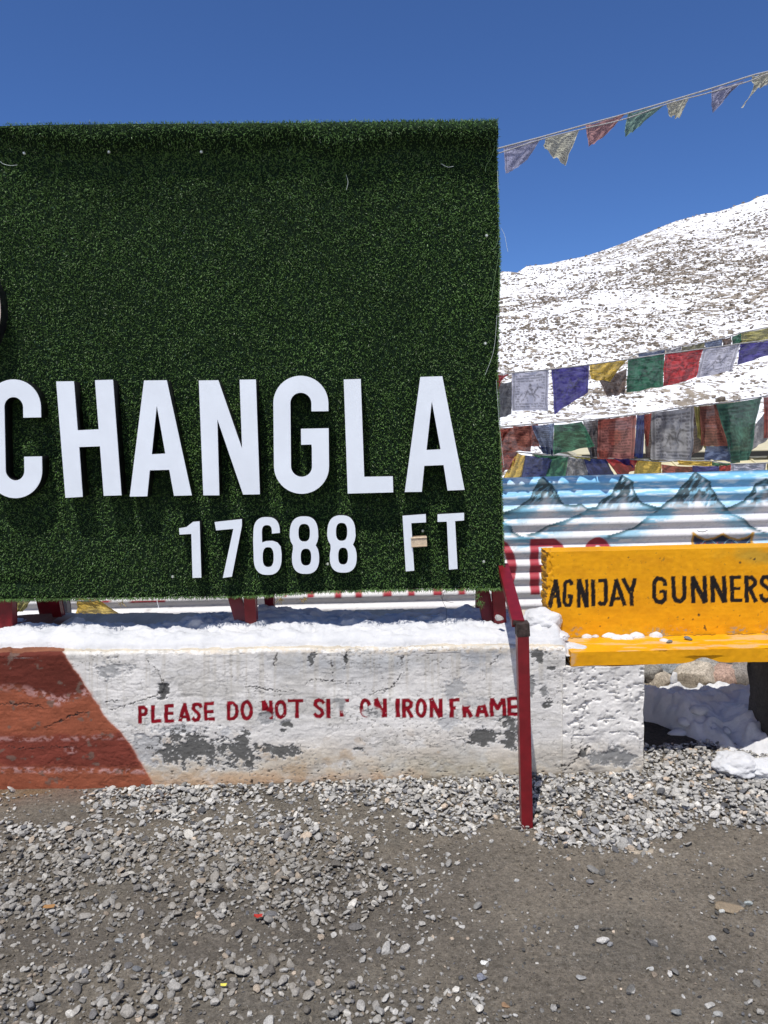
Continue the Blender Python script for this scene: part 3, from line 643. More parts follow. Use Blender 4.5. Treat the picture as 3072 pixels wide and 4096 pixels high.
V, F, c = gbox(np.concatenate([np.arange(XL, 1.80, 0.006), np.linspace(1.81, XR, 30)]), np.concatenate([[-0.004], np.arange(0.004, SEATB + 0.12, 0.008)]), np.linspace(SEATZ - TH, SEATZ, 13), lambda V, N: paint_yellow(V, N, 'seat'))
add('seat', mkmesh('seat', V, F, M_yel, c), bench)
BT = float(P(2600, 2197, SEATB)[2]); BL = float(P(2186, 2300, SEATB)[0])
V, F, c = gbox(np.concatenate([np.arange(BL, 1.80, 0.0036), np.linspace(1.81, XR, 30)]), np.array([SEATB, SEATB + 0.02, SEATB + 0.05, SEATB + 0.08, SEATB + 0.112]), np.arange(SEATZ - 0.02, BT, 0.0038), lambda V, N: paint_yellow(V, N, 'back'))
add('backrest', mkmesh('backrest', V, F, M_yel, c), bench)
# white pier
XP = float(P(2576, 2900, 0)[0]); ZP = SEATZ - TH - 0.004
def pf(V, N):
    px, py = proj(V); c, h = paint_wall(px, py)
    n1 = fbm(V[:, 0] * 28, V[:, 1] * 28, V[:, 2] * 28, 5, 401); n2 = fbm(px / 24, py / 12, 0, 4, 402)
    d = jit3(V, 14, 0.0075, 4, 71); d[:, :2] *= sstep(-0.012, 0.05, V[:, 0] - WALL_R)[:, None]
    hol = sstep(0.62, 0.74, n2) * (py < 2960) * 0.010; d[:, 1] += hol * (N == 2) - h * (N == 2)
    c = mixc(c, np.array([0.78, 0.76, 0.72]), 0.6 * (1 - sstep(2940, 2990, py))); c = mixc(c, np.array([0.2, 0.19, 0.17]), sstep(0.78, 0.82, n2) * 0.5 * (py < 2960))
    return c, d
V, F, c = gbox(np.arange(WALL_R - 0.012, XP, 0.0036), np.concatenate([np.arange(-0.006, 0.04, 0.008), [0.1, 0.2, 0.3, 0.34]]), np.arange(-0.06, ZP, 0.0038), pf)
add('pier', mkmesh('pier', V, F, M_wall, c), bench, 'white plastered pier under the left end of the bench')
# dark concrete leg at right
XLG = float(P(3000, 2800, 0.30)[0])
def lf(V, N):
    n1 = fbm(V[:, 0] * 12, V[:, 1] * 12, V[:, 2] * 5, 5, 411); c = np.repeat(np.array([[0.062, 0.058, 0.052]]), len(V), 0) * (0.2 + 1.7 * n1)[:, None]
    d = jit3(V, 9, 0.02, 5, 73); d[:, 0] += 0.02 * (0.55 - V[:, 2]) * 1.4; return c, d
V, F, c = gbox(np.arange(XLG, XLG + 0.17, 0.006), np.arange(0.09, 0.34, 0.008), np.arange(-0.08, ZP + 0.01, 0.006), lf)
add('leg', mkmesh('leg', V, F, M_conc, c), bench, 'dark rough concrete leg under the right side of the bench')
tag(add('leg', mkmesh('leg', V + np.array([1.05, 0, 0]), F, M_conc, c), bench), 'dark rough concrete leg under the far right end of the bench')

# melt snow and pebbles on the seat
def seat_snow(pts, name, label, seed, hmax):
    """low irregular snow patch following a line of pixels on the seat"""
    Q = np.array([PG(a, b, SEATZ) for a, b, r, hgt in pts]); R = np.array([p[2] for p in pts]); H = np.array([p[3] for p in pts])
    x = np.arange(Q[:, 0].min() - 0.08, Q[:, 0].max() + 0.08, 0.004); y = np.arange(Q[:, 1].min() - 0.06, min(Q[:, 1].max() + 0.06, SEATB - 0.001), 0.004)
    XX, YY = np.meshgrid(x, y); xf, yf = XX.ravel(), YY.ravel(); h = np.full(len(xf), -0.02)
    nz = fbm(xf * 28, yf * 28, 0, 4, seed)
    for (qx, qy, _), r, hg in zip(Q, R, H):
        r = r * 1.35; d = np.hypot((xf - qx) / r, (yf - qy) / (r * 0.8)) + (nz - 0.5) * 0.9
        h = np.maximum(h, hg * np.sqrt(np.clip(1 - d, 0, 1)) + np.where(d < 1, 0.002, -0.02) + (nz - .5) * 0.006)
    snow_obj(name, np.stack([xf, yf, SEATZ + h], 1), grid_faces(len(y), len(x)), label, kind='thing')
seat_snow([(2345, 2548, .018, .014), (2375, 2542, .022, .02), (2410, 2530, .026, .032), (2432, 2545, .024, .02), (2470, 2552, .024, .014), (2505, 2552, .026, .016), (2545, 2545, .026, .02), (2575, 2530, .03, .045), (2610, 2530, .026, .038), (2625, 2545, .02, .02), (2655, 2562, .016, .007)],
          'seat_snow', 'thin strip of melting snow along the back of the yellow seat', 88, 0.04)
seat_snow([(2110, 2560, .05, .05), (2150, 2565, .05, .04), (2190, 2572, .05, .032), (2230, 2578, .045, .02), (2270, 2584, .04, .012), (2310, 2588, .028, .006)], 'snow_tongue', 'tongue of slushy snow sliding off the wall onto the bench end', 89, 0.05)
single('pebble', 2677, 2572, 0.0155, (0.16, 0.17, 0.17), 'dark pebble on the yellow seat next to the melting snow', 'pebble', 3, 21, SEATZ, 0.55, 0.05, rot=0.1, smooth=True)
single('pebble', 2752, 2561, 0.018, (0.15, 0.165, 0.18), 'bluish slate pebble on the yellow seat, the one farther from the snow', 'pebble', 3, 22, SEATZ, 0.5, 0.05, rot=-0.3, smooth=True)

# ------------------------------------------------------------------ under the bench
def und_h(xf, yf):
    toe = np.interp(xf, [0.98, 1.22, 1.30, 1.40, 1.5, 1.65, 2.7], [0.62, 0.60, 0.48, 0.28, 0.14, 0.05, 0.02]) + (fbm(xf * 9, 0, 0, 3, 61) - 0.5) * 0.10
    wdt = np.interp(xf, [0.98, 1.28, 1.45, 1.7], [0.08, 0.10, 0.30, 0.46])
    top = np.interp(xf, [0.98, 1.30, 1.37, 1.5, 2.7], [0.18, 0.175, 0.15, 0.14, 0.13])
    t = np.clip((yf - toe) / wdt, -0.1, 1.3)
    h = top * np.clip(1 - (1 - np.clip(t, 0, 1)) ** 1.5, 0, 1)
    k = np.clip(t * 3, 0, 1)
    h = h + (fbm(xf * 9, yf * 9, 0, 3, 63) - 0.5) * 0.10 * k + (fbm(xf * 28, yf * 28, 0, 4, 64) - 0.5) * 0.035 * k
    pl = vn(xf * 8 + 3 * yf, yf * 11, 0, 66); h = h + 0.018 * sstep(0.48, 0.51, pl) * k - 0.012 * sstep(0.70, 0.72, pl) * k
    h = np.where(t <= 0, -0.06, h); return h - 0.17 * sstep(0.66, 0.84, yf) - 0.1 * sstep(1.05, 1.3, yf)
def under_snow():
    x = np.arange(0.98, 2.6, 0.008); y = np.arange(0.0, 1.3, 0.008); XX, YY = np.meshgrid(x, y); xf, yf = XX.ravel(), YY.ravel()
    snow_obj('bench_snow', np.stack([xf, yf, und_h(xf, yf)], 1), grid_faces(len(y), len(x)), 'shaded snow bank under and behind the yellow bench')
under_snow()
def on_under(px, py):
    Yt = np.arange(0.2, 1.3, 0.004); q = P(np.full(len(Yt), float(px)), np.full(len(Yt), float(py)), Yt); h = np.maximum(und_h(q[:, 0], q[:, 1]), 0.02)
    k = np.argmax(q[:, 2] <= h); return q[k]
for k, (a, b, yy, s1, s2, s3, lb) in enumerate([(2712, 2938, 0.40, .045, .03, .020, 'flat snow chunk low on the bank in the shade under the bench, nearest the pier'),
                                            (2735, 2895, 0.42, .030, .03, .025, 'small snow chunk just above the flat one under the bench'),
                                            (2906, 2930, 0.32, .020, .02, .020, 'small angular snow chunk on the bank beside the dark bench leg'),
                                            (2795, 2850, 0.50, .040, .03, .026, 'broad snow crust piece in the middle of the shaded bank'),
                                            (2695, 2728, 0.50, .018, .012, .042, 'upright shard of snow crust standing on the bank under the bench')]):
    o = snow_lump('snow_chunk', a, b, yy, s1, s2, s3, lb, 30 + k, sub=3, amp=0.35); q_ = on_under(a, b); o.location = Vector([float(q_[0]), float(q_[1]), float(q_[2]) + 0.3 * s3])
snow_lump('snow_pile', 2950, 3085, 0, 0.095, 0.075, 0.055, 'sunlit crumbly snow heap at the foot of the dark bench leg', 41, Z=0.02, amp=0.42)
snow_lump('snow_pile', 3062, 3095, 0, 0.08, 0.06, 0.045, 'lower sunlit snow heap right of the crumbly one at the bench leg', 43, Z=0.02, amp=0.42)
# dry stones behind the bench
BL_ = [(2606, 2690, .06, .05, (.2, .19, .17), 'grey speckled boulder behind the pier, partly under the bench edge'), (2640, 2722, .085, .07, (.40, .35, .28), 'pale granite boulder directly behind the white pier'),
       (2700, 2668, .11, .045, (.24, .26, .27), 'flat blue grey slab tucked under the bench edge'), (2775, 2715, .11, .095, (.42, .37, .30), 'large pale speckled boulder in the middle of the stones'),
       (2822, 2668, .085, .055, (.28, .27, .25), 'rough dark grey boulder wedged above the pink one'), (2895, 2705, .10, .07, (.36, .25, .20), 'pinkish split boulder left of the dark bench leg'),
       (2958, 2700, .09, .09, (.24, .22, .20), 'brown boulder half hidden by the dark bench leg'), (2900, 2755, .06, .03, (.2, .18, .17), 'small dark stone in the snow below the pink boulder'),
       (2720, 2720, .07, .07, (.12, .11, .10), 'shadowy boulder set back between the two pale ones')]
for k, (a, b, r1, r3, cc, lb) in enumerate(BL_):
    bv, bf = rock(4, 500 + k, 9, 0.25, (0.6, 0.9)); bv = bv * np.array([r1, r1 * 0.8, r3]) * 1.12
    p = P(a, b, 1.12 + (0.1 if k in (8, 2, 4) else 0))
    n = fbm(bv[:, 0] * 60, bv[:, 1] * 60, bv[:, 2] * 60, 4, k)
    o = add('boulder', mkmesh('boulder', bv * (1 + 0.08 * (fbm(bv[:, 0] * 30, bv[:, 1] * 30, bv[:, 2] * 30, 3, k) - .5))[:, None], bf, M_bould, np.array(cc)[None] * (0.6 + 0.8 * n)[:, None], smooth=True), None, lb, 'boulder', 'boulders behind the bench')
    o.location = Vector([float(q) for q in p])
# the packed dark rubble that shows in the gaps behind them
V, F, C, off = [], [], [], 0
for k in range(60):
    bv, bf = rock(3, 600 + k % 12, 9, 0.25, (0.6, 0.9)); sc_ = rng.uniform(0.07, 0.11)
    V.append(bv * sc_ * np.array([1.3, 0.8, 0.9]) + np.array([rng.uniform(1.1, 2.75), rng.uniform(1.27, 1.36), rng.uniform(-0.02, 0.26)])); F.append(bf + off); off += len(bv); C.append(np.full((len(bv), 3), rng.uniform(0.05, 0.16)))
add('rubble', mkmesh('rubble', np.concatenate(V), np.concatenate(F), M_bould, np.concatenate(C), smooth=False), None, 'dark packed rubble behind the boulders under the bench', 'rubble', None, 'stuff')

# ------------------------------------------------------------------ pointed-out stones and scraps in the yard
for k, (a, b, s, cc, lb) in enumerate([
        (2852, 3758, .022, (.42, .43, .42), 'round pale grey stone alone on the dirt at lower right'), (2610, 3778, .026, (.13, .13, .13), 'dark jagged stone with a pale cap in the open dirt'),
        (2306, 3712, .016, (.36, .36, .34), 'small blocky grey stone alone below the red post'), (2440, 3782, .018, (.25, .25, .25), 'grey stone left of the dark jagged one'),
        (2838, 4026, .024, (.38, .37, .34), 'angular pale stone near the bottom edge of the picture'), (2874, 4062, .021, (.33, .33, .31), 'grey stone touching the bottom edge beside the angular pale one'),
        (2705, 4057, .024, (.22, .23, .23), 'half grey stone at the bottom edge, left of the pale pair'), (2324, 3914, .022, (.30, .30, .29), 'long grey stone lying flat in the dirt'),
        (2599, 3876, .016, (.45, .45, .43), 'small white edged stone below the dark jagged one'), (1935, 3857, .021, (.70, .70, .66), 'flat white stone on the dirt near the picture centre'),
        (1925, 3920, .027, (.20, .21, .25), 'bluish slate stone just below the flat white one'), (2066, 3524, .014, (.42, .42, .40), 'light stone on bare dirt below the foot of the red post'),
        (2885, 3646, .016, (.50, .51, .48), 'cube shaped white stone at the right of the dirt'), (2993, 3618, .021, (.34, .37, .36), 'greenish grey stone near the right edge of the picture'),
        (2020, 4030, .02, (.30, .19, .11), 'rusty tan flat stone near the bottom of the picture'),
        (2673, 3060, .034, (.46, .38, .31), 'pinkish granite stone on the gravel in front of the bench opening'), (2850, 3092, .036, (.46, .40, .34), 'cream granite stone on the gravel beside the snow heap'),
        (477, 3768, .026, (.28, .29, .29), 'broad oval grey stone in the left part of the yard'), (700, 3780, .02, (.06, .065, .07), 'nearly black stone in the left part of the yard'),
        (550, 3885, .028, (.13, .135, .14), 'dark chunky stone with a flat top at lower left'), (660, 3905, .022, (.09, .1, .1), 'dark stone right of the chunky one at lower left'),
        (1140, 3585, .026, (.34, .28, .20), 'rounded tan stone among grey gravel in mid yard')]):
    single('stone', a, b, s * (0.68 if k < 17 else 0.55), cc, lb, 'stone', 3, 800 + k, 0.0, 0.55 if k not in (9, 7, 14) else 0.3, 0.3, group=None)
for k, (a, b, s, lb) in enumerate([(2592, 3404, .075, 'flat cream rock half buried in the dirt below the bench'), (2924, 3628, .07, 'tan rock barely showing through the dirt at right')]):
    single('stone', a, b, s, (.34, .29, .22) if k == 0 else (.24, .19, .13), lb, 'stone', 4, 900 + k, 0.0, 0.16, 1.35, asp=0.42, smooth=True, rot=0.1)
def scrap(name, px, py, s, mat, label, cat, seed, curl=0.5):
    r = np.random.default_rng(seed); n = 9; g = np.linspace(-1, 1, n); A, B = np.meshgrid(g, g); A = A.ravel(); B = B.ravel()
    ox = A * s * (1 + 0.3 * (vn(B * 3, 0 * B, 0, seed) - .5)); oy = B * s * 0.6 * (1 - 0.3 * np.abs(A)); oz = s * curl * (0.25 * A * A + 0.5 * (fbm(A * 2, B * 2, 0, 2, seed) - 0.3))
    p = PG(px, py, 0.0); v = np.stack([ox, oy, oz - oz.min() + 0.004], 1); v2 = np.concatenate([v, v - np.array([0, 0, 0.0008])]); f = np.concatenate([grid_faces(n, n), grid_faces(n, n, n * n, True)])
    o = add(name, mkmesh(name, v2, f, mat), None, label, cat); o.location = (float(p[0]), float(p[1]), float(mound(np.array([p[0]]), np.array([p[1]]))[0]) + 0.012)
scrap('plastic_scrap', 1034, 3688, .013, M_scrapr, 'crumpled red scrap lying on the gravel', 'litter', 1, 0.9)
scrap('paper_scrap', 896, 3968, .0085, M_scrapy, 'tiny bright yellow scrap at lower left', 'litter', 2, 0.3)
scrap('dry_leaf', 198, 3642, .017, M_leaf, 'curled orange brown leaf on the gravel at far left', 'leaf', 3, 0.4)

# ------------------------------------------------------------------ green sign
BY = 0.15; LEFTX = -2.15
sign = thing('town_sign', (-0.6, BY, float(ztop(-0.6))), 'big sign of dark green artificial grass with white raised letters and red iron legs', 'sign')
_e = {'top': [(-700, 533), (0, 520), (1000, 501), (1990, 483)], 'bot': [(-700, 2430), (0, 2405), (600, 2398), (1000, 2392), (1300, 2372), (1700, 2364), (2025, 2362)], 'right': [(480, 1988), (900, 1998), (1037, 2003), (1500, 1993), (1700, 2000), (1900, 2009), (2362, 2022)]}
def board_pt(px, py, Yd=0.0): return P(px, py, np.full(np.shape(px), BY) + Yd)
def bulge(px, py):
    n = fbm(px / 420, 0 * py + 2, 0, 3, 71)
    pc = 585 + (n - 0.5) * 90 + 40 * np.exp(-((px - 1350) / 120.0) ** 2) ; st = 0.8 + 0.4 * fbm(px / 600, 3, 0, 2, 72)
    b = 0.070 * st * (1 - sstep(pc - 34, pc + 26, py)) * (0.2 + 0.8 * sstep(480, 535, py))
    b += 0.010 * np.exp(-((py - (690 + 40 * np.sin(px / 400))) / 60) ** 2) * fbm(px / 500, 9, 0, 2, 77)
    b += 0.010 * (fbm(px / 380, py / 380, 0, 3, 73) - 0.5)
    b -= 0.010 * np.exp(-((py - 2330) / 18) ** 2) * (1 - sstep(150, 330, px)) 
    return b
def inside(px, py):
    tp = np.interp(px, *zip(*_e['top'])); bt = np.interp(px, *zip(*_e['bot'])); rt = np.interp(py, *zip(*_e['right']))
    wob = (fbm(px / 18, 0 * px, 0, 3, 3) - .5) * 7
    return (py > tp + wob) & (py < bt - 6 + wob) & (px < rt - 5 + (fbm(0 * px, py / 20, 0, 3, 4) - .5) * 7)
# backing grid
gpx_ = np.linspace(-520, 2012, 160); gpy_ = np.linspace(0, 1, 150); A, B = np.meshgrid(gpx_, gpy_); A = A.ravel(); B = B.ravel()
tp = np.interp(A, *zip(*_e['top'])) + 8; bt = np.interp(A, *zip(*_e['bot'])) - 10; PYg = tp + (bt - tp) * B
rt = np.interp(PYg, *zip(*_e['right'])) - 6; A2 = -520 + (A + 520) * (rt + 520) / (2012 + 520)
q = board_pt(A2, PYg); q[:, 1] -= bulge(A2, PYg); q2 = q.copy(); q2[:, 1] = BY + 0.045
nv = len(q); ff = grid_faces(150, 160, 0, True)
rim = np.concatenate([np.arange(160), np.arange(1, 150) * 160 + 159, (np.arange(160) + 149 * 160)[::-1][1:], (np.arange(150) * 160)[::-1][1:]])
rf = np.stack([rim[:-1], rim[1:], rim[1:] + nv, rim[:-1] + nv], 1)
add('turf_mat', mkmesh('turf_mat', np.concatenate([q, q2]), np.concatenate([ff, ff[:, ::-1] + nv, rf]), M_dkgreen), sign, 'dark green backing of the artificial grass')
# blades
def blades(base, nrm, n_len, seed, droop=0.0, wid=0.0023):
    r = np.random.default_rng(seed); m = len(base)
    L = n_len * r.uniform(0.65, 1.25, m)
    d = nrm + r.normal(0, 0.62, (m, 3)); d[:, 2] -= droop; d /= np.linalg.norm(d, axis=1)[:, None]
    k = r.normal(size=(m, 3)); k -= (k * d).sum(1)[:, None] * d; k /= np.linalg.norm(k, axis=1)[:, None]     # bend direction
    s = np.cross(d, k); wd = wid * r.uniform(0.7, 1.3, m)
    p1 = base + d * (L * 0.5)[:, None] + k * (L * 0.08)[:, None]; p2 = base + d * (L * 0.9)[:, None] + k * (L * r.uniform(0.15, 0.6, m))[:, None]
    hw = (s * wd[:, None]) / 2
    v = np.stack([base - hw, base + hw, p1 + hw * 0.9, p1 - hw * 0.9, p2], 1).reshape(-1, 3)
    o = np.arange(m)[:, None] * 5; f = np.concatenate([o + [0, 1, 2], o + [0, 2, 3], o + [3, 2, 4]], 0)
    g = r.uniform(0, 1, m); px, py = proj(base); patch = fbm(px / 260, py / 200, 0, 4, 301)
    c = np.stack([0.060 + 0.050 * g, 0.122 + 0.092 * g, 0.030 + 0.022 * g], 1)
    br = r.random(m); c[br < 0.08] = np.array([0.12, 0.18, 0.065]); c[br > 0.985] = np.array([0.22, 0.28, 0.17]); c[(br > 0.93) & (br < 0.955)] = np.array([0.05, 0.11, 0.07])
    c *= (0.62 + 0.78 * patch)[:, None]
    return v, f, np.repeat(c, 5, 0)
N_B = 175000
bx = rng.uniform(-520, 2030, N_B); by = rng.uniform(470, 2425, N_B); k = inside(bx, by); bx, by = bx[k], by[k]
b0 = board_pt(bx, by); b0[:, 1] -= bulge(bx, by)
e = 4.0; db = (bulge(bx, by + e) - bulge(bx, by)) / (e * 0.00105)
nrm = np.stack([0 * bx, -np.ones(len(bx)), db * -1.0], 1)
# bulge rising downwards means facing up
nrm[:, 2] = np.clip(db, -1.4, 1.4) * 1.0; nrm /= np.linalg.norm(nrm, axis=1)[:, None]
parts_ = [blades(b0, nrm, 0.0125, 1, 0.12)]
# top edge, right edge, bottom fringe
m = 9000; tx = rng.uniform(-520, 1990, m); ty = np.interp(tx, *zip(*_e['top'])) + 10; tb = board_pt(tx, ty); tb[:, 1] += rng.uniform(-0.03, 0.045, m); parts_.append(blades(tb, np.tile([0, -0.25, 1.0], (m, 1)), 0.013, 2))
m = 6000; ry = rng.uniform(485, 2362, m); rx = np.interp(ry, *zip(*_e['right'])) - 7; rb = board_pt(rx, ry); rb[:, 1] += rng.uniform(-0.02, 0.045, m); parts_.append(blades(rb, np.tile([1.0, -0.3, -0.1], (m, 1)), 0.011, 3))
m = 7000; fx = rng.uniform(-520, 2020, m); fy = np.interp(fx, *zip(*_e['bot'])) - 10; fb = board_pt(fx, fy); fb[:, 1] += rng.uniform(-0.02, 0.03, m); parts_.append(blades(fb, np.tile([0.0, -0.5, -0.9], (m, 1)), 0.017, 4))
V, F, C, off = [], [], [], 0
for a, b, c_ in parts_: V.append(a); F.append(b + off); C.append(c_); off += len(a)
add('turf_pile', mkmesh('turf_pile', np.concatenate(V), np.concatenate(F), M_blade, np.concatenate(C), smooth=False), sign, 'matted dark green artificial grass blades', kind='stuff')

# raised letters
def extrude_letter(outer, holes, Yf, depth, name, label, mats=(None, None)):
    cu_ = bpy.data.curves.new('tmp', 'CURVE'); cu_.dimensions = '2D'; cu_.fill_mode = 'BOTH'
    for poly in [outer] + holes:
        w3 = P(np.array([p[0] for p in poly]), np.array([p[1] for p in poly]), np.full(len(poly), Yf))
        sp = cu_.splines.new('POLY'); sp.points.add(len(poly) - 1)
        for i, q_ in enumerate(w3): sp.points[i].co = (q_[0], q_[2], 0, 1)
        sp.use_cyclic_u = True
    cu_.extrude = depth / 2; tmp = bpy.data.objects.new('tmp', cu_); COL.objects.link(tmp)
    dg = bpy.context.evaluated_depsgraph_get(); me = bpy.data.meshes.new_from_object(tmp.evaluated_get(dg)); bpy.data.objects.remove(tmp); bpy.data.curves.remove(cu_)
    me.transform(Matrix.Rotation(math.pi / 2, 4, 'X')); me.transform(Matrix.Translation((0, Yf + depth / 2, 0)))
    bm = bmesh.new(); bm.from_mesh(me); bpy.data.meshes.remove(me)
    bmesh.ops.remove_doubles(bm, verts=bm.verts, dist=1e-5)
    bmesh.ops.recalc_face_normals(bm, faces=bm.faces)
    # split into face plate and return
    out = []
    for want in ('face', 'return'):
        b2 = bm.copy(); kill = []
        for f_ in b2.faces:
            isf = all(abs(v_.co.y - Yf) < 1e-4 for v_ in f_.verts)
            if isf != (want == 'face'): kill.append(f_)
        bmesh.ops.delete(b2, geom=kill, context='FACES')
        if want == 'face':                                     # the plate has its own 4 mm thickness, proud of the return
            r_ = bmesh.ops.extrude_face_region(b2, geom=b2.faces[:]); vs_ = [g for g in r_['geom'] if isinstance(g, bmesh.types.BMVert)]
            for v_ in vs_: v_.co.y -= 0.004
            for v_ in b2.verts: v_.co.y += 0.0005
        me2 = bpy.data.meshes.new(want); b2.to_mesh(me2); b2.free(); out.append(me2)
    bm.free()
    out[0].materials.append(M_white); out[1].materials.append(M_black)
    ret = add(name, out[1], sign, label)
    add('face_plate', out[0], ret)
    return ret
def stroke_outline(cl, wd):
    cl = np.array(cl, float); t = np.gradient(cl, axis=0); t /= np.linalg.norm(t, axis=1)[:, None]; n = np.stack([-t[:, 1], t[:, 0]], 1)
    return cl + n * wd / 2, cl - n * wd / 2
def cgpath(cx, hw, yt, yb, r, y_end_t, y_end_b, slant=0.02):
    pts = [(cx + hw, y) for y in np.linspace(y_end_t, yt + r, 3)][:-1] + [(cx + hw * math.cos(a), yt + r - r * math.sin(a)) for a in np.linspace(0, math.pi, 22)] \
        + [(cx - hw, y) for y in np.linspace(yt + r, yb - r, 4)][1:-1] + [(cx + hw * math.cos(a), yb - r - r * math.sin(a)) for a in np.linspace(math.pi, 2 * math.pi, 22)] \
        + [(cx + hw, y) for y in np.linspace(yb - r, y_end_b, 3)][1:]
    mid = (yt + yb) / 2; return [(x + slant * (y - mid), y) for x, y in pts]
LF = BY - 0.066
a_, b_ = stroke_outline(cgpath(59, 73, 1553, 1957, 76, 1670, 1826), 71)
extrude_letter([tuple(p) for p in a_] + [tuple(p) for p in b_[::-1]], [], LF, 0.06, 'letter', 'raised white letter C')
extrude_letter([(226, 1526), (297, 1525), (312, 1721), (396, 1717), (381, 1521), (453, 1519), (487, 1981), (416, 1983), (401, 1785), (318, 1788), (332, 1987), (263, 1991)], [], LF, 0.06, 'letter', 'raised white letter H')
extrude_letter([(577, 1522), (668, 1521), (768, 1981), (697, 1983), (678, 1879), (600, 1881), (590, 1985), (520, 1986)], [[(628, 1622), (662, 1814), (608, 1817)]], LF, 0.06, 'letter', 'raised white letter A next to the H')
extrude_letter([(796, 1522), (874, 1521), (969, 1795), (959, 1519), (1024, 1518), (1040, 1977), (973, 1978), (870, 1677), (878, 1981), (814, 1981)], [], LF, 0.06, 'letter', 'raised white letter N')
gp = cgpath(1205, 76, 1537, 1941, 76, 1645, 1713, 0.010); a_, b_ = stroke_outline(gp, 68)
inner, outer_ = (a_, b_) if a_[len(a_) // 2][0] > b_[len(b_) // 2][0] else (b_, a_)
extrude_letter([tuple(p) for p in outer_] + [(1204, 1715), (1205, 1779), (1246, 1778)] + [tuple(p) for p in inner[::-1] if not (p[1] < 1779 and p[1] > 1700 and p[0] > 1220)], [], LF, 0.06, 'letter', 'raised white letter G')
extrude_letter([(1375, 1518), (1443, 1516), (1457, 1907), (1571, 1905), (1573, 1969), (1391, 1974)], [], LF, 0.06, 'letter', 'raised white letter L')
extrude_letter([(1681, 1508), (1769, 1505), (1858, 1959), (1790, 1962), (1774, 1860), (1697, 1863), (1687, 1967), (1619, 1968)], [[(1727, 1605), (1762, 1797), (1706, 1800)]], LF, 0.06, 'letter', 'raised white letter A at the right end')
SF = BY - 0.048
extrude_letter([(773, 2087), (799, 2085), (806, 2310), (771, 2311), (766, 2135), (719, 2138), (717, 2113), (746, 2108)], [], SF, 0.05, 'digit', 'raised white figure 1')
extrude_letter([(859, 2088), (968, 2076), (968, 2103), (928, 2306), (892, 2311), (934, 2115), (865, 2121)], [], SF, 0.05, 'digit', 'raised white figure 7')
def sup(x0, x1, y0, y1, a0=0, a1=360, n=28, p=2.6):
    cx, cy, rx, ry = (x0 + x1) / 2, (y0 + y1) / 2, (x1 - x0) / 2, (y1 - y0) / 2; o = []
    for a in np.radians(np.linspace(a0, a1, n, endpoint=(a1 - a0) < 360)):
        c_, s_ = math.cos(a), math.sin(a); o.append((cx + rx * math.copysign(abs(c_) ** (2 / p), c_), cy - ry * math.copysign(abs(s_) ** (2 / p), s_)))
    return o
# six: outer hull, notch on the right, bowl hole
o6 = [(1088, 2134), (1120, 2131)] + [p for p in sup(1014, 1120, 2068, 2196, 0, 180, 18)] + [(1013, 2160)] + sup(1015, 1127, 2150, 2299, 180, 360, 18)[1:] + [(1127, 2215), (1123, 2186), (1110, 2170), (1090, 2163), (1065, 2164), (1049, 2170), (1048, 2128)] + sup(1048, 1088, 2100, 2156, 180, 0, 14)[1:]
extrude_letter(o6, [sup(1051, 1095, 2188, 2268)], SF, 0.05, 'digit', 'raised white figure 6')
def eight(x0, x1, yt, X0, X1, yb, wy, h1, h2, label):
    top = sup(x0, x1, yt, wy + 34, 180, 0, 18)
    oo = top + [(x1 + 1, wy - 36), (x1 - 3, wy - 16), (x1 - 10, wy), (X1 - 5, wy + 16), (X1 - 1, wy + 34)] + sup(X0, X1, wy - 20, yb, 360, 180, 18) + [(X0 + 1, wy + 34), (X0 + 4, wy + 16), (x0 + 13, wy), (x0 + 4, wy - 16), (x0, wy - 36)]
    extrude_letter(oo, [sup(*h1), sup(*h2)], SF, 0.05, 'digit', label)
eight(1159, 1273, 2065, 1168, 1277, 2295, 2181, (1194, 1240, 2095, 2166), (1203, 1245, 2194, 2262), 'raised white figure 8, the left of two')
eight(1309, 1422, 2061, 1319, 1427, 2290, 2178, (1344, 1389, 2091, 2163), (1353, 1392, 2190, 2258), 'raised white figure 8, the right of two')
extrude_letter([(1610, 2063), (1703, 2056), (1704, 2089), (1645, 2092), (1657, 2282), (1623, 2285)], [], SF, 0.05, 'letter', 'raised white letter F with its middle arm missing')
extrude_letter([(1750, 2057), (1856, 2051), (1856, 2081), (1820, 2084), (1830, 2275), (1796, 2278), (1787, 2086), (1750, 2087)], [], SF, 0.05, 'letter', 'raised white letter T')
def beam(name, p0, p1, w_, t_, mat, parent, label=None, side=(1, 0, 0), bev=0.002):
    p0, p1 = Vector([float(a) for a in p0]), Vector([float(a) for a in p1]); d = (p1 - p0); L = d.length; d.normalize()
    s = Vector(side); s = (s - d * s.dot(d)).normalized(); n = d.cross(s)
    bm = bmesh.new(); bmesh.ops.create_cube(bm, size=1)
    for v_ in bm.verts:
        c_ = v_.co.copy(); v_.co = p0 + d * ((c_.z + 0.5) * L) + s * (c_.x * w_) + n * (c_.y * t_)
    bmesh.ops.bevel(bm, geom=bm.edges[:], offset=bev, segments=2, affect='EDGES', profile=0.6)
    me = bpy.data.meshes.new(name); bm.to_mesh(me); bm.free(); me.materials.append(mat); me.polygons.foreach_set('use_smooth', [False] * len(me.polygons))
    if parent is None: return me
    return add(name, me, parent, label)
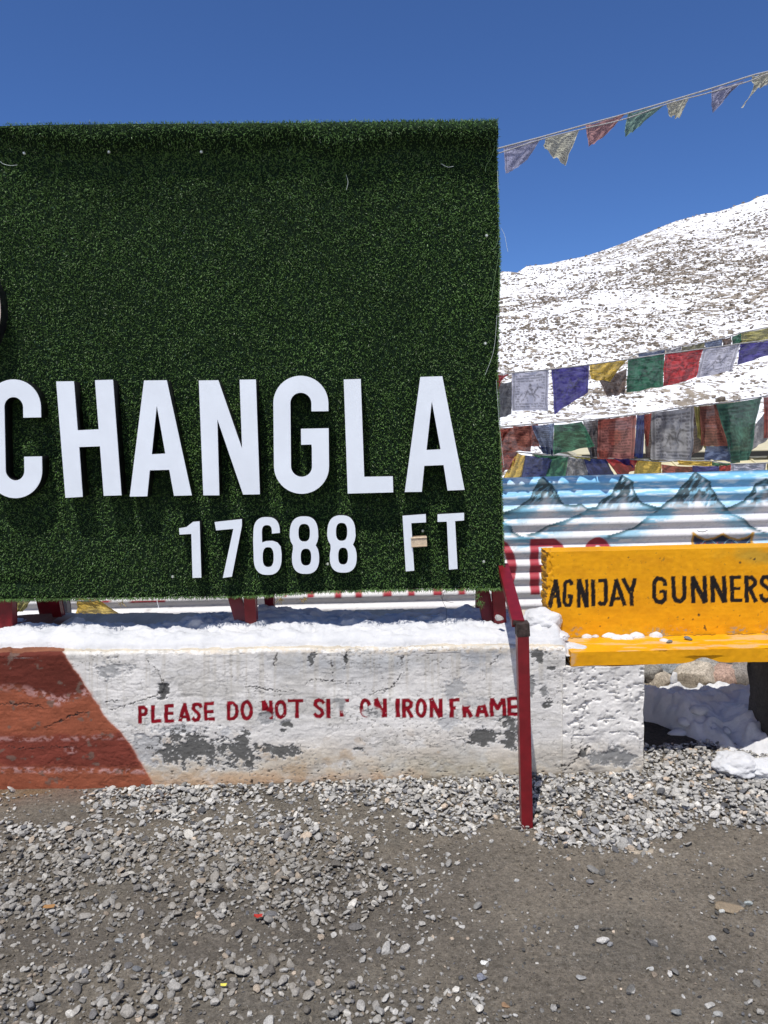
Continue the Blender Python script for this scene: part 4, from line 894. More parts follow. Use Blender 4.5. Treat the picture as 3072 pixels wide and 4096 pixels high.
# foam stub on the F
pA, pB = P(1648, 2167, SF + 0.006), P(1703, 2164, SF + 0.006); beam('foam_block', pA, pB, 0.035, 0.03, M_foam, sign, 'beige foam block standing in for the missing arm of the F', (0, 0, 1), 0.004)
for a, b in ((102, 617), (442, 614), (808, 612), (1945, 945), (1940, 1375), (1312, 2254), (1934, 2245), (694, 2305), (1690, 2122)):
    bm = bmesh.new(); bmesh.ops.create_cone(bm, cap_ends=True, segments=12, radius1=0.0065, radius2=0.004, depth=0.004)
    bm.transform(Matrix.Rotation(math.pi / 2, 4, 'X')); me = bpy.data.meshes.new('screw'); bm.to_mesh(me); bm.free(); me.materials.append(M_zinc)
    q_ = board_pt(np.array([a]), np.array([b]))[0]; me.transform(Matrix.Translation((q_[0], BY - float(bulge(np.array([float(a)]), np.array([float(b)]))[0]) - 0.014, q_[2]))); add('screw', me, sign)
# round black emblem, cut by the left edge of the picture
q_ = P(-246, 1232, BY - 0.03); bm = bmesh.new(); bmesh.ops.create_cone(bm, cap_ends=True, segments=64, radius1=0.268, radius2=0.268, depth=0.07)
bm.transform(Matrix.Rotation(math.pi / 2, 4, 'X')); bm.transform(Matrix.Translation(Vector([float(t_) for t_ in q_]))); me = bpy.data.meshes.new('emblem'); bm.to_mesh(me); bm.free(); me.materials.append(M_black); emb = add('emblem', me, sign, 'round black disc emblem with a thin tan rim')
bm = bmesh.new(); bmesh.ops.create_cone(bm, cap_ends=False, segments=64, radius1=0.2695, radius2=0.2695, depth=0.003)
bmesh.ops.solidify(bm, geom=bm.faces[:], thickness=0.003)
bm.transform(Matrix.Rotation(math.pi / 2, 4, 'X')); bm.transform(Matrix.Translation(Vector((float(q_[0]), float(q_[1]) - 0.035, float(q_[2]))))); me = bpy.data.meshes.new('rim'); bm.to_mesh(me); bm.free(); me.materials.append(M_rim); add('rim', me, emb)
# red iron frame
def zt_(x): return float(ztop(np.array(x)))
def leg(pxt, pyt, pxb, pyb, Yl, w_, name='frame_leg', label=None):
    beam(name, P(pxt, pyt, Yl), P(pxb, pyb, Yl), w_, 0.045, M_red, sign, label)
leg(28, 2300, 30, 2575, BY + 0.05, 0.062); leg(996, 2300, 1012, 2570, BY + 0.07, 0.046); leg(1990, 2300, 2000, 2540, BY + 0.07, 0.050)
for (x0, y0, x1, y1, yy) in ((925, 2340, 985, 2545, BY + 0.11), (1920, 2320, 1962, 2510, BY + 0.11)):
    beam('frame_brace', P(x0, y0, yy + 0.03), P(x1, y1, yy - 0.03), 0.052, 0.03, M_red, sign)
beam('frame_brace', P(172, 2350, 0.62), P(212, 2530, 0.68), 0.066, 0.05, M_red, sign)
# uprights behind the board and rear stays
for x_ in (-1.585, -0.56, 0.455):
    beam('frame_upright', (x_, BY + 0.07, 0.98), (x_, BY + 0.07, float(P(1000, 520, BY)[2]) - 0.03), 0.045, 0.04, M_red, sign)
    beam('rear_stay', (x_, BY + 0.1, 1.9), (x_, 0.56, zt_(x_) - 0.02), 0.04, 0.04, M_red, sign)
ft = PG(2106, 3270, 0.03); YF = float(ft[1])
tp_ = P(2088, 2492, YF + 0.02); base_ = np.array([ft[0], YF, -0.05]); base_ = P(2105, 3285, YF); base_b = base_ + (base_ - tp_) * 0.12
beam('front_post', base_b, tp_, 0.042, 0.042, M_red, sign, 'vertical red iron post standing in the gravel before the wall')
beam('post_cap', P(2090.5, 2541, YF + 0.02), P(2087.5, 2488, YF + 0.02), 0.047, 0.047, M_rust, sign, 'blackened weld collar on top of the red post')
beam('sloping_strut', tp_ + np.array([-0.012, 0.01, -0.005]), P(2012, 2265, BY + 0.03), 0.045, 0.030, M_red, sign, 'sloping red strut from the post top to the sign corner')
cpx = P(2062, 2489, YF + 0.02); beam('weld_flange', P(2053, 2486, YF + 0.03), P(2096, 2494, YF + 0.03), 0.012, 0.03, M_rust, sign, None, (0, 0, 1))
# loose threads
def wire(name, pts, r_, mat, parent, label=None, closed=False, seg=5, smooth_n=6):
    pts = np.array(pts, float); T = np.linspace(0, len(pts) - 1, (len(pts) - 1) * smooth_n + 1); i = np.minimum(T.astype(int), len(pts) - 2); f_ = (T - i)[:, None]
    p0 = pts[np.maximum(i - 1, 0)]; p1 = pts[i]; p2 = pts[i + 1]; p3 = pts[np.minimum(i + 2, len(pts) - 1)]
    C_ = 0.5 * ((2 * p1) + (-p0 + p2) * f_ + (2 * p0 - 5 * p1 + 4 * p2 - p3) * f_ ** 2 + (-p0 + 3 * p1 - 3 * p2 + p3) * f_ ** 3)
    t_ = np.gradient(C_, axis=0); t_ /= np.linalg.norm(t_, axis=1)[:, None] + 1e-9; a1 = np.cross(t_, [0.1, 0.9, 0.3]); a1 /= np.linalg.norm(a1, axis=1)[:, None]; a2 = np.cross(t_, a1)
    an = np.linspace(0, 2 * math.pi, seg, endpoint=False); rr = r_ if np.ndim(r_) == 0 else np.interp(T, np.arange(len(pts)), r_)[:, None, None]
    V_ = C_[:, None, :] + rr * (np.cos(an)[None, :, None] * a1[:, None, :] + np.sin(an)[None, :, None] * a2[:, None, :])
    m_ = len(C_); j = np.arange(m_ - 1)[:, None] * seg; k_ = np.arange(seg)[None, :]; k2 = (k_ + 1) % seg
    F_ = np.stack([j + k_, j + k2, j + seg + k2, j + seg + k_], -1).reshape(-1, 4)
    me = mkmesh(name, V_.reshape(-1, 3), F_, mat)
    return me if parent is None else add(name, me, parent, label)
def bt(l, off=0.022): return [P(a, b, BY - off) for a, b in l]
for l, m_ in (([(1992, 515), (1985, 560), (1965, 630), (1945, 662), (1941, 688)], M_threadg), ([(1990, 685), (1992, 740), (1996, 770)], M_threadw), ([(1998, 905), (1995, 940), (1984, 985), (1966, 1000)], M_threadg),
              ([(1996, 1015), (1975, 1130), (1962, 1200), (1930, 1235)], M_threadg), ([(1988, 1260), (1975, 1400), (1940, 1500)], M_threadw), ([(1985, 1520), (1996, 1680), (2008, 1800), (2016, 1870)], M_threadw),
              ([(2004, 912), (2018, 940), (2028, 990), (2032, 1008)], M_threadw), ([(0, 645), (12, 655), (40, 662), (70, 660)], M_threadw), ([(1385, 700), (1392, 730), (1385, 760)], M_threadw), ([(1765, 655), (1790, 668), (1815, 665)], M_threadw)):
    wire('loose_thread', bt(l), 0.0007, m_, sign)
wire('loose_wire', bt([(1778, 2364), (1770, 2400), (1785, 2440), (1783, 2500)], 0.01), 0.0008, M_dark, sign)
wire('loose_wire', bt([(1783, 2368), (1765, 2376), (1772, 2400), (1815, 2412)], 0.01), 0.0008, M_dark, sign)
for (a, b, n_) in ((1907, 2345, 26), (1912, 2380, 30), (1918, 2410, 40), (1120, 2395, 30), (1215, 2396, 30), (480, 2410, 14)):
    bb = np.repeat(P(a, b, BY - 0.01)[None], n_, 0) + rng.normal(0, 0.006, (n_, 3)); v_, f_, c_ = blades(bb, np.tile([0, -0.2, -0.4], (n_, 1)), 0.022, 50 + a, 0.2)
    add('turf_tuft', mkmesh('turf_tuft', v_, f_, M_blade, c_ if a > 1300 else c_ * np.array([3.2, 1.2, 1.5]), smooth=False), sign, 'loose tuft hanging from the lower edge of the turf')

# ------------------------------------------------------------------ painted corrugated fence
FY = 1.5; PIT = None
fence = thing('corrugated_fence', (0.5, FY, 0.0), 'corrugated metal fence with painted snow mountains and big red letters', 'fence')
FT = P(np.array([2000, 3072]), np.array([1912, 1880]), np.array([FY, FY])); tr = P(np.array([2110, 2110]), np.array([1962, 2234]), np.array([FY, FY])); pit = (tr[0, 2] - tr[1, 2]) / 5; ztr = tr[0, 2]
RIDGE = [(-3000, 1990), (1990, 2052), (2010, 2051), (2067, 2034), (2119, 1995), (2141, 1947), (2154, 1921), (2175, 1908), (2190, 1925), (2210, 1942), (2230, 1973), (2240, 1999), (2258, 2018), (2297, 2023), (2327, 2015), (2349, 2034), (2384, 2029), (2410, 1999), (2449, 1973),
         (2462, 1942), (2479, 1912), (2490, 1901), (2514, 1916), (2533, 1929), (2536, 1955), (2549, 1990), (2575, 2014), (2633, 2033), (2687, 1996), (2721, 1955), (2761, 1908), (2785, 1888), (2809, 1905), (2842, 1928), (2849, 1955), (2869, 1989), (2903, 2033), (2978, 2003), (3025, 1935), (3065, 1912), (3100, 1940), (3160, 2010), (3300, 2040), (3400, 1960), (3460, 1900), (3540, 2000), (3700, 2050), (5000, 2050)]
FLANK = [([(2008, 2086), (2045, 2107), (2054, 2129), (2084, 2146), (2140, 2157)], 1), ([(2349, 2034), (2330, 2052), (2270, 2080), (2249, 2086), (2188, 2103), (2150, 2130), (2118, 2138)], 1),
         ([(2633, 2037), (2609, 2057), (2566, 2086), (2535, 2112), (2480, 2130), (2436, 2142)], 1), ([(2903, 2033), (2930, 2057), (2978, 2077), (3005, 2104), (3059, 2131)], 1), ([(2010, 2056), (2060, 2045), (2110, 2020)], 1), ([(2575, 2014), (2650, 2035)], 1)]
SH = [([(2770, 2130), (2790, 2146), (2825, 2160), (2860, 2152), (2889, 2134)], 8), ([(2889, 2134), (2915, 2150), (2955, 2160), (2990, 2150), (3010, 2130)], 8), ([(2770, 2128), (2773, 2200), (2790, 2260), (2890, 2320), (2990, 2260), (3008, 2200), (3010, 2128)], 9)]
REDL = [(arc(1990, 2270, 58, 96, -90, 90, 14), 34), ([(2137, 2156), (2140, 2379)], 36), ([(2120, 2172), (2215, 2170), (2240, 2190), (2244, 2230), (2236, 2262), (2200, 2275), (2140, 2275)], 33), ([(2190, 2275), (2240, 2379)], 34),
        (arc(2391, 2266, 50, 102, 0, 360, 26), 33), ([(527, 2406), (664, 2404)], 9), ([(399, 2405), (441, 2404)], 8)]
for a, b, wd in ((1143, 2388, 14), (1240, 2390, 27), (1353, 2392, 29), (1434, 2390, 29), (1551, 2384, 31), (1645, 2383, 30), (1752, 2380, 33), (1849, 2378, 29)): REDL.append(([(a - 4, 2165 + (2100 - a) * 0.02), (a, b)], wd))
def fence_sheet(x0, x1, dx, name):
    x = np.arange(x0, x1 + dx * 0.5, dx) if x1 < 0 else np.unique(np.concatenate([np.arange(x0, 0.5, 0.014), np.arange(0.5, 2.25, 0.006), np.linspace(2.25, x1, 20)])); z = 1 - np.linspace(0, 1, 190) ** 1.15; z = z[::-1]; A, B = np.meshgrid(x, z); A = A.ravel(); B = B.ravel()
    zt2 = np.interp(A, [-5, FT[0, 0], FT[1, 0], 6], [FT[0, 2] + 0.05 * (FT[0, 2] - FT[1, 2]), FT[0, 2], FT[1, 2], FT[1, 2] + 0.0]); zt2 = FT[0, 2] + (A - FT[0, 0]) * (FT[1, 2] - FT[0, 2]) / (FT[1, 0] - FT[0, 0])
    zb = np.full(len(A), 0.06); Zf = zb + (zt2 - zb) * B
    fl = np.stack([A, np.full(len(A), FY), Zf], 1); px, py = proj(fl)
    ph = (Zf - ztr) / pit * 2 * math.pi
    V_ = fl.copy(); V_[:, 1] -= 0.0092 * (-np.cos(ph)) ; V_[:, 1] += 0.004 * (fbm(A * 3, Zf * 3, 0, 3, 8) - .5)
    n = len(px); nz = fbm(px / 60, py / 20, 0, 4, 501); st = fbm(px / 50 + py / 90, py / 8, 0, 4, 502); nf = fbm(px / 10, py / 5, 0, 3, 503)
    c = np.repeat(np.array([[0.82, 0.81, 0.81]]), n, 0) * (0.92 + 0.12 * st)[:, None]
    rg = np.interp(px, *zip(*RIDGE)); sky_ = 1 - sstep(-2, 2, py - rg)
    sc = mixc(np.repeat(np.array([[0.20, 0.50, 0.78]]), n, 0), np.array([0.70, 0.86, 0.94]), np.clip(sstep(0.45, 0.75, st) * 0.9 + sstep(1960, 2040, py) * 0.45, 0, 1))
    c = c * (1 - sky_[:, None]) + sc * sky_[:, None]
    dd = py - rg
    # rocky heads and blue shadows under the ridge
    pk = np.min(np.abs(px[:, None] - np.array([2182, 2500, 2795, 3062, 3460])[None]), 1); head = (1 - sky_) * (1 - sstep(1975, 2030, py + (nz - .5) * 50 + np.clip(26 - pk, 0, 26) * 1.6 - 20)); slant = fbm(px / 14 + py / 22, py / 26, 0, 4, 511)
    rockc = np.repeat(np.array([[0.022, 0.060, 0.075]]), n, 0); rockc = mixc(rockc, np.array([0.18, 0.42, 0.56]), sstep(0.47, 0.57, slant)); rockc = mixc(rockc, np.array([0.60, 0.70, 0.78]), sstep(0.62, 0.70, slant))
    mid = np.clip(1 - np.abs(px - np.interp(px, [2175, 2330, 2490, 2640, 2785, 2920, 3065], [2175, 2175, 2490, 2490, 2785, 2785, 3065])) / 20, 0, 1)
    c = c * (1 - (head * 0.95)[:, None]) + rockc * (head * 0.95)[:, None]
    for l, s_ in FLANK + [(RIDGE[2:-3], 1)]:
        l = np.array(l, float); mm = (px > l[:, 0].min() - 70) & (px < l[:, 0].max() + 70) & (py > l[:, 1].min() - 20) & (py < l[:, 1].max() + 80)
        if not mm.any(): continue
        d = polyd(px[mm], py[mm], l); below = py[mm] - np.interp(px[mm], *zip(*sorted(map(tuple, l)))); bl = (below > -2)
        k1 = (1 - sstep(2, 8 + 26 * nz[mm] ** 2, d)) * bl; k2 = (1 - sstep(12, 85, d)) * bl * sstep(0.34, 0.52, st[mm])
        c[mm] = mixc(c[mm], np.array([0.20, 0.48, 0.64]), k2 * 0.85 * (1 - head[mm])); c[mm] = mixc(c[mm], np.array([0.03, 0.095, 0.12]), k1 * 0.92)
    t = strokes(px + (vn(px / 40, py / 40, 0, 5) - .5) * 4, py, REDL, 1.5); c = mixc(c, np.array([0.40, 0.012, 0.03]), t * 0.96)
    shp = inpoly(px, py, [(2770, 2132), (2790, 2148), (2825, 2161), (2860, 2153), (2889, 2136), (2915, 2152), (2955, 2161), (2990, 2151), (3010, 2132), (3008, 2200), (2990, 2260), (2890, 2320), (2790, 2260), (2773, 2200)])
    c = mixc(c, np.array([0.02, 0.035, 0.07]), shp * 1.0); c = mixc(c, np.array([0.35, 0.04, 0.04]), shp * sstep(0.62, 0.66, nf) * (py > 2170) * 0.8); c = mixc(c, np.array([0.3, 0.5, 0.6]), shp * (np.abs(py - 2170 + 12 * np.sin(px / 14)) < 2) * 0.6)
    c = mixc(c, np.array([0.55, 0.30, 0.05]), strokes(px, py, SH, 1.5))
    c = mixc(c, np.array([0.22, 0.2, 0.18]), sstep(0.74, 0.78, nf) * 0.25 * (1 - sky_))
    c = mixc(c, np.array([0.2, 0.18, 0.17]), strokes(px, py, [([(595, 2410), (600, 2430), (590, 2445), (575, 2462)], 5)], 2) * 0.6)
    me = mkmesh(name, V_, grid_faces(190, len(x)), M_sheet, c)
    return me
add('metal_sheet', fence_sheet(-2.6, -1.40, 0.03, 'metal_sheet'), fence, 'white painted sheet seen under the sign')
add('metal_sheet', fence_sheet(-1.398, 2.7, 0.0062, 'metal_sheet'), fence, 'sheet painted with blue sky, snow peaks, a shield and red letters')
for x_ in (-2.4, -0.9, 0.45, 1.7, 2.6): beam('fence_post', (x_, FY + 0.05, -0.05), (x_, FY + 0.05, 1.1), 0.05, 0.05, M_wood, fence)
wire('staple', [P(2790, 2122, FY - 0.02), P(2796, 2126, FY - 0.024), P(2818, 2126, FY - 0.024), P(2830, 2120, FY - 0.02)], 0.002, M_dark, fence)

# ------------------------------------------------------------------ prayer flags
HORSE = [([(.36, .56), (.44, .54), (.56, .55), (.62, .56)], .11), ([(.60, .56), (.68, .45), (.72, .40)], .06), ([(.70, .38), (.80, .43)], .045), ([(.40, .58), (.32, .72), (.26, .76)], .03), ([(.44, .60), (.42, .70), (.46, .78)], .025),
         ([(.58, .60), (.66, .68), (.64, .76)], .025), ([(.62, .58), (.74, .64), (.76, .72)], .025), ([(.36, .54), (.28, .56), (.22, .66), (.18, .76)], .035), ([(.42, .48), (.50, .44), (.58, .48)], .07), ([(.46, .40), (.50, .32), (.54, .40)], .05), ([(.70, .37), (.69, .31)], .02)]
def flag_mesh(cs, colr, Yp, seed, style='text', n=46, wav=0.012, rag=0.0, ink=0.62, light=None, Ydz=0.0, tail=0.0, dy=0.0):
    g = np.linspace(0, 1, n); U, W = np.meshgrid(g, g); U = U.ravel(); W = W.ravel()
    tl, trr, brr, bll = [np.array(c_, float) for c_ in cs]
    r = np.random.default_rng(seed)
    # sagging edges, ragged hem
    hem = rag * (fbm(U * 9, 0 * U, 0, 3, seed) - 0.5) * W ** 3
    Wm = W + hem
    pt = (1 - U)[:, None] * (1 - Wm)[:, None] * tl + U[:, None] * (1 - Wm)[:, None] * trr + U[:, None] * Wm[:, None] * brr + (1 - U)[:, None] * Wm[:, None] * bll
    wdt = abs(trr[0] - tl[0]); pt[:, 0] += (fbm(0 * U + seed, W * 3, 0, 2, seed) - .5) * wdt * 0.10 * W; pt[:, 1] += np.sin(U * math.pi) * 3 * (1 - W)
    pt[:, 1] += (fbm(U * 3 + seed, 0 * U, 0, 2, seed + 1) - .5) * 12 * W
    v = P(pt[:, 0], pt[:, 1], (Yp(pt[:, 0]) if callable(Yp) else np.full(len(U), Yp)) + dy)
    k = r.uniform(1.5, 2.8); ph = r.uniform(0, 6); tw = r.uniform(-1.2, 1.2)
    v[:, 1] += wav * (0.35 + 0.65 * W) * np.sin(U * k * 2 * math.pi + ph + tw * W * 2) + wav * 0.7 * (fbm(U * 4, W * 3, seed, 3, seed) - 0.5) * 2 + Ydz * W
    c = np.repeat(np.array(colr, float)[None], len(U), 0)
    c = c * (0.82 + 0.26 * fbm(U * 2.2 + seed, W * 2.2, 0, 3, seed + 5))[:, None]
    cg = c.mean(1, keepdims=True); c = c * 0.88 + cg * 0.12
    v[:, 1] += wav * 0.55 * np.sin((U * 1.3 + W * 0.9) * 9 + ph) * W + wav * 0.4 * (1 - np.abs(fbm(U * 3.5 + W * 2, W * 5 - U * 2, seed, 3, seed + 3) - 0.5) * 4)
    if light is not None: c = mixc(c, np.array(light), sstep(0.5, 0.6, fbm(U * 2 + seed, W * 2, 0, 2, seed + 9)) * 0.6)
    inkc = np.array([0.03, 0.03, 0.035]) * 0.7 + np.array(colr) * 0.18
    rows = 15; rw = W * rows; row = np.floor(rw); f_ = rw - row
    ch = vn(U * 44, row * 3.7 + seed, 0, seed) ; tx = (f_ > 0.30) & (f_ < 0.72) & (ch > 0.36) & (U > .09) & (U < .91) & (W > .06) & (W < .95)
    bar = (np.abs(f_ - 0.36) < 0.1) & (ch > 0.25) & (U > .09) & (U < .91) & (W > .06) & (W < .95)
    m = np.where(tx | bar, ink, 0.0)
    if style == 'horse':
        clear = (U > .2) & (U < .82) & (W > .28) & (W < .8); m = np.where(clear, 0, m); m = np.maximum(m, strokes(U, W, HORSE, 0.012) * 0.8 * sstep(0.32, 0.56, vn(U * 34, W * 34, 0, 4) + 0.14))
    if style == 'plain': m *= 0.25
    if style == 'round':
        rr = np.hypot((U - .55) / .2, (W - .5) / .27); m = np.where(rr < 1.1, 0, m); m = np.maximum(m, ((np.abs(rr - .95) < .1) | ((rr < .8) & (vn(U * 26, W * 26, 0, 6) > .55))) * 0.5)
    brd = ((np.abs(U - .055) < .012) | (np.abs(U - .945) < .012) | (np.abs(W - .965) < .012)) * 0.55
    if style != 'plain': m = np.maximum(m, brd)
    c = mixc(c, inkc, np.clip(m, 0, 1))
    return mkmesh('flag', v, grid_faces(n, n), M_cloth, c)
CL = dict(white=(.56, .56, .66), grey=(.33, .33, .34), blue=(.07, .06, .30), navy=(.035, .055, .20), yellow=(.78, .52, .05), green=(.035, .17, .10), red=(.55, .035, .045), pink=(.50, .26, .24), lav=(.36, .36, .50), cream=(.58, .56, .42), pgreen=(.22, .36, .28),
          brick=(.36, .085, .06), bluegrey=(.16, .21, .33), olive=(.24, .23, .13), brown=(.22, .15, .12), orange=(.34, .11, .075), dgreen=(.05, .20, .11), dgrey=(.11, .115, .13), lgreen=(.07, .19, .13), skyblue=(.17, .24, .45), gyellow=(.46, .42, .12))
def string(name, label, cord, Yp, flags, Z1, group='prayer flag strings', rad=0.004, seed0=0, rows2=False):
    s_, ox, oy = Z1; T = lambda p: (ox + p[0] * s_, oy + p[1] * s_)
    yv = (lambda a: float(Yp(a))) if callable(Yp) else (lambda a: Yp)
    c0 = P(*T(cord[0]), yv(T(cord[0])[0])); root = thing(name, (float(c0[0]), float(c0[1]), float(c0[2])), label, 'prayer flags', group)
    wire('cord', [P(*T(p), yv(T(p)[0])) for p in cord], rad, M_cord, root)
    if rows2: wire('cord', [P(T(p)[0], T(p)[1] + 14 + 6 * math.sin(i * 2.1), yv(T(p)[0]) - 0.01) for i, p in enumerate(cord)], rad * 0.7, M_cord, root)
    for i, fl in enumerate(flags):
        cs, cn, st = fl[:3]; kw = dict(fl[3]) if len(fl) > 3 else {}; dy = kw.pop('dy', 0)
        lab = kw.pop('lab', None)
        me = flag_mesh([T(p) for p in cs], CL[cn], Yp, seed0 + i * 13 + 1, st, dy=dy, **kw)
        add('flag', me, root, lab)
    return root
Z_A = (0.676, 1950, 200); Z_B = (0.676, 1950, 1250)
string('flag_string', 'worn pale flag string rising across the blue sky to the right', [(40, 590), (75, 580), (330, 513), (580, 443), (820, 378), (1060, 308), (1310, 233), (1560, 153), (1659, 128), (1900, 60), (2500, -130)], 1.0, [
    ([(95, 572), (320, 520), (236, 650), (106, 738)], 'lav', 'text', dict(rag=.1, wav=.008)), ([(345, 512), (545, 470), (462, 680), (336, 590)], 'cream', 'text', dict(rag=.14, wav=.01, ink=.75)),
    ([(580, 448), (815, 378), (715, 492), (604, 575)], 'pink', 'text', dict(rag=.2)), ([(832, 374), (1050, 322), (900, 448), (804, 520)], 'pgreen', 'text', dict(rag=.06)),
    ([(1058, 312), (1200, 272), (1132, 402), (1070, 392)], 'cream', 'text', dict(rag=.35, ink=.5)), ([(1325, 232), (1530, 172), (1402, 292), (1335, 368)], 'lav', 'text', dict(rag=.05)),
    ([(1562, 155), (1700, 112), (1655, 205), (1570, 240)], 'cream', 'text', dict(rag=.2)), ([(1572, 232), (1600, 228), (1535, 300), (1508, 342)], 'cream', 'plain', dict(n=10)),
    ([(1760, 100), (1960, 40), (1880, 180), (1770, 260)], 'pink', 'text', dict(rag=.1))], Z_A, rad=0.0045, rows2=True, seed0=10)
string('flag_string', 'bright flag string of white, blue, yellow, green and red squares over the snowy slope', [(20, 375), (60, 370), (145, 358), (365, 337), (600, 309), (830, 277), (1050, 244), (1280, 214), (1495, 184), (1659, 162), (2100, 90)], 1.9, [
    ([(40, 372), (132, 362), (80, 395), (62, 455)], 'red', 'plain'), ([(60, 418), (146, 408), (142, 600), (68, 630)], 'dgrey', 'plain', dict(dy=.05)),
    ([(145, 358), (363, 338), (361, 580), (148, 586)], 'white', 'horse', dict(wav=.006, lab='white flag printed with a running horse, nearest the sign')), ([(378, 334), (603, 309), (602, 470), (398, 600)], 'blue', 'horse', dict(ink=.4)),
    ([(603, 306), (830, 277), (722, 405), (610, 397)], 'yellow', 'text'), ([(660, 398), (825, 330), (812, 482), (705, 497)], 'brown', 'text', dict(dy=.04, rag=.2)),
    ([(832, 276), (1050, 245), (1035, 440), (820, 472)], 'green', 'horse', dict(ink=.45)), ([(1050, 245), (1278, 215), (1231, 385), (1035, 442)], 'red', 'horse'),
    ([(1280, 214), (1498, 185), (1440, 345), (1230, 392)], 'white', 'horse', dict(wav=.008, lab='white flag printed with a running horse, right of the red one')), ([(1498, 186), (1720, 155), (1690, 250), (1470, 306)], 'blue', 'text', dict(ink=.3)), ([(1722, 152), (1940, 118), (1925, 290), (1710, 300)], 'yellow', 'horse')], Z_B, seed0=40)
string('flag_string', 'faded flag string just behind and above the bright one', [(830, 275), (890, 245), (1050, 218), (1140, 200), (1280, 178), (1390, 153), (1500, 120), (1659, 86), (2100, -20)], 2.05, [
    ([(890, 243), (1052, 218), (1050, 262), (900, 272)], 'bluegrey', 'plain'), ([(1054, 222), (1150, 200), (1150, 242), (1060, 252)], 'grey', 'plain'), ([(1150, 202), (1282, 178), (1282, 222), (1150, 238)], 'olive', 'plain'), ([(1282, 178), (1390, 153), (1396, 208), (1290, 218)], 'bluegrey', 'plain'),
    ([(1388, 156), (1446, 140), (1446, 202), (1394, 208)], 'brown', 'plain'), ([(1446, 140), (1500, 122), (1496, 192), (1450, 198)], 'green', 'plain'), ([(1500, 121), (1720, 74), (1720, 160), (1498, 195)], 'gyellow', 'text')], Z_B, seed0=70)
string('flag_string', 'string of large weathered flags hanging just above the painted fence', [(10, 684), (60, 680), (200, 665), (400, 650), (650, 630), (860, 605), (970, 590), (1220, 553), (1350, 540), (1620, 500), (1659, 494), (2100, 430)], lambda a: np.interp(a, [1900, 2450, 2650, 3300], [1.41, 1.43, 1.60, 1.66]), [
    ([(40, 684), (260, 668), (262, 826), (70, 822)], 'orange', 'text', dict(light=(.5, .2, .15))), ([(262, 668), (396, 655), (385, 842), (330, 836)], 'bluegrey', 'text', dict(light=(.3, .4, .6))), ([(330, 832), (388, 838), (380, 800), (300, 790)], 'navy', 'plain', dict(dy=.01)),
    ([(392, 665), (560, 645), (636, 792), (384, 838)], 'dgreen', 'text', dict(wav=.016)), ([(565, 642), (655, 632), (657, 862), (610, 850)], 'grey', 'text', dict(light=(.16, .11, .1), dy=.02)),
    ([(655, 632), (880, 607), (866, 862), (655, 862)], 'brick', 'text', dict(light=(.42, .2, .18))), ([(882, 606), (935, 600), (918, 862), (872, 852)], 'navy', 'plain', dict(dy=.01)), ([(928, 604), (972, 592), (948, 792), (934, 742)], 'brick', 'plain', dict(dy=-.01)),
    ([(972, 592), (1222, 556), (1216, 882), (974, 872)], 'grey', 'horse', dict(light=(.42, .42, .43), wav=.018)), ([(1222, 556), (1258, 552), (1292, 802), (1240, 722)], 'gyellow', 'plain', dict(dy=.01)), ([(1254, 554), (1352, 543), (1422, 792), (1264, 792)], 'orange', 'text', dict(light=(.2, .08, .06))),
    ([(1290, 790), (1430, 780), (1440, 882), (1285, 872)], 'bluegrey', 'plain', dict(dy=.02)), ([(1336, 545), (1628, 502), (1552, 872), (1447, 897)], 'lgreen', 'round', dict(wav=.018)), ([(150, 672), (300, 660), (300, 800), (170, 790)], 'brick', 'text', dict(dy=.03)), ([(600, 640), (760, 622), (740, 850), (610, 860)], 'dgrey', 'text', dict(dy=.035)), ([(930, 600), (1060, 585), (1030, 850), (940, 860)], 'brown', 'text', dict(dy=.035)), ([(1180, 560), (1300, 550), (1285, 800), (1190, 860)], 'brown', 'text', dict(dy=.04)), ([(1340, 545), (1420, 535), (1460, 800), (1380, 830)], 'dgrey', 'text', dict(dy=.035)), ([(1560, 700), (1660, 560), (1662, 742), (1560, 822)], 'grey', 'plain', dict(dy=.03)),
    ([(1632, 502), (1850, 470), (1840, 740), (1640, 742)], 'brick', 'text', dict(light=(.42, .2, .18))), ([(64, 690), (140, 684), (130, 700), (72, 790)], 'brick', 'plain', dict(dy=-.01))], Z_B, seed0=100)
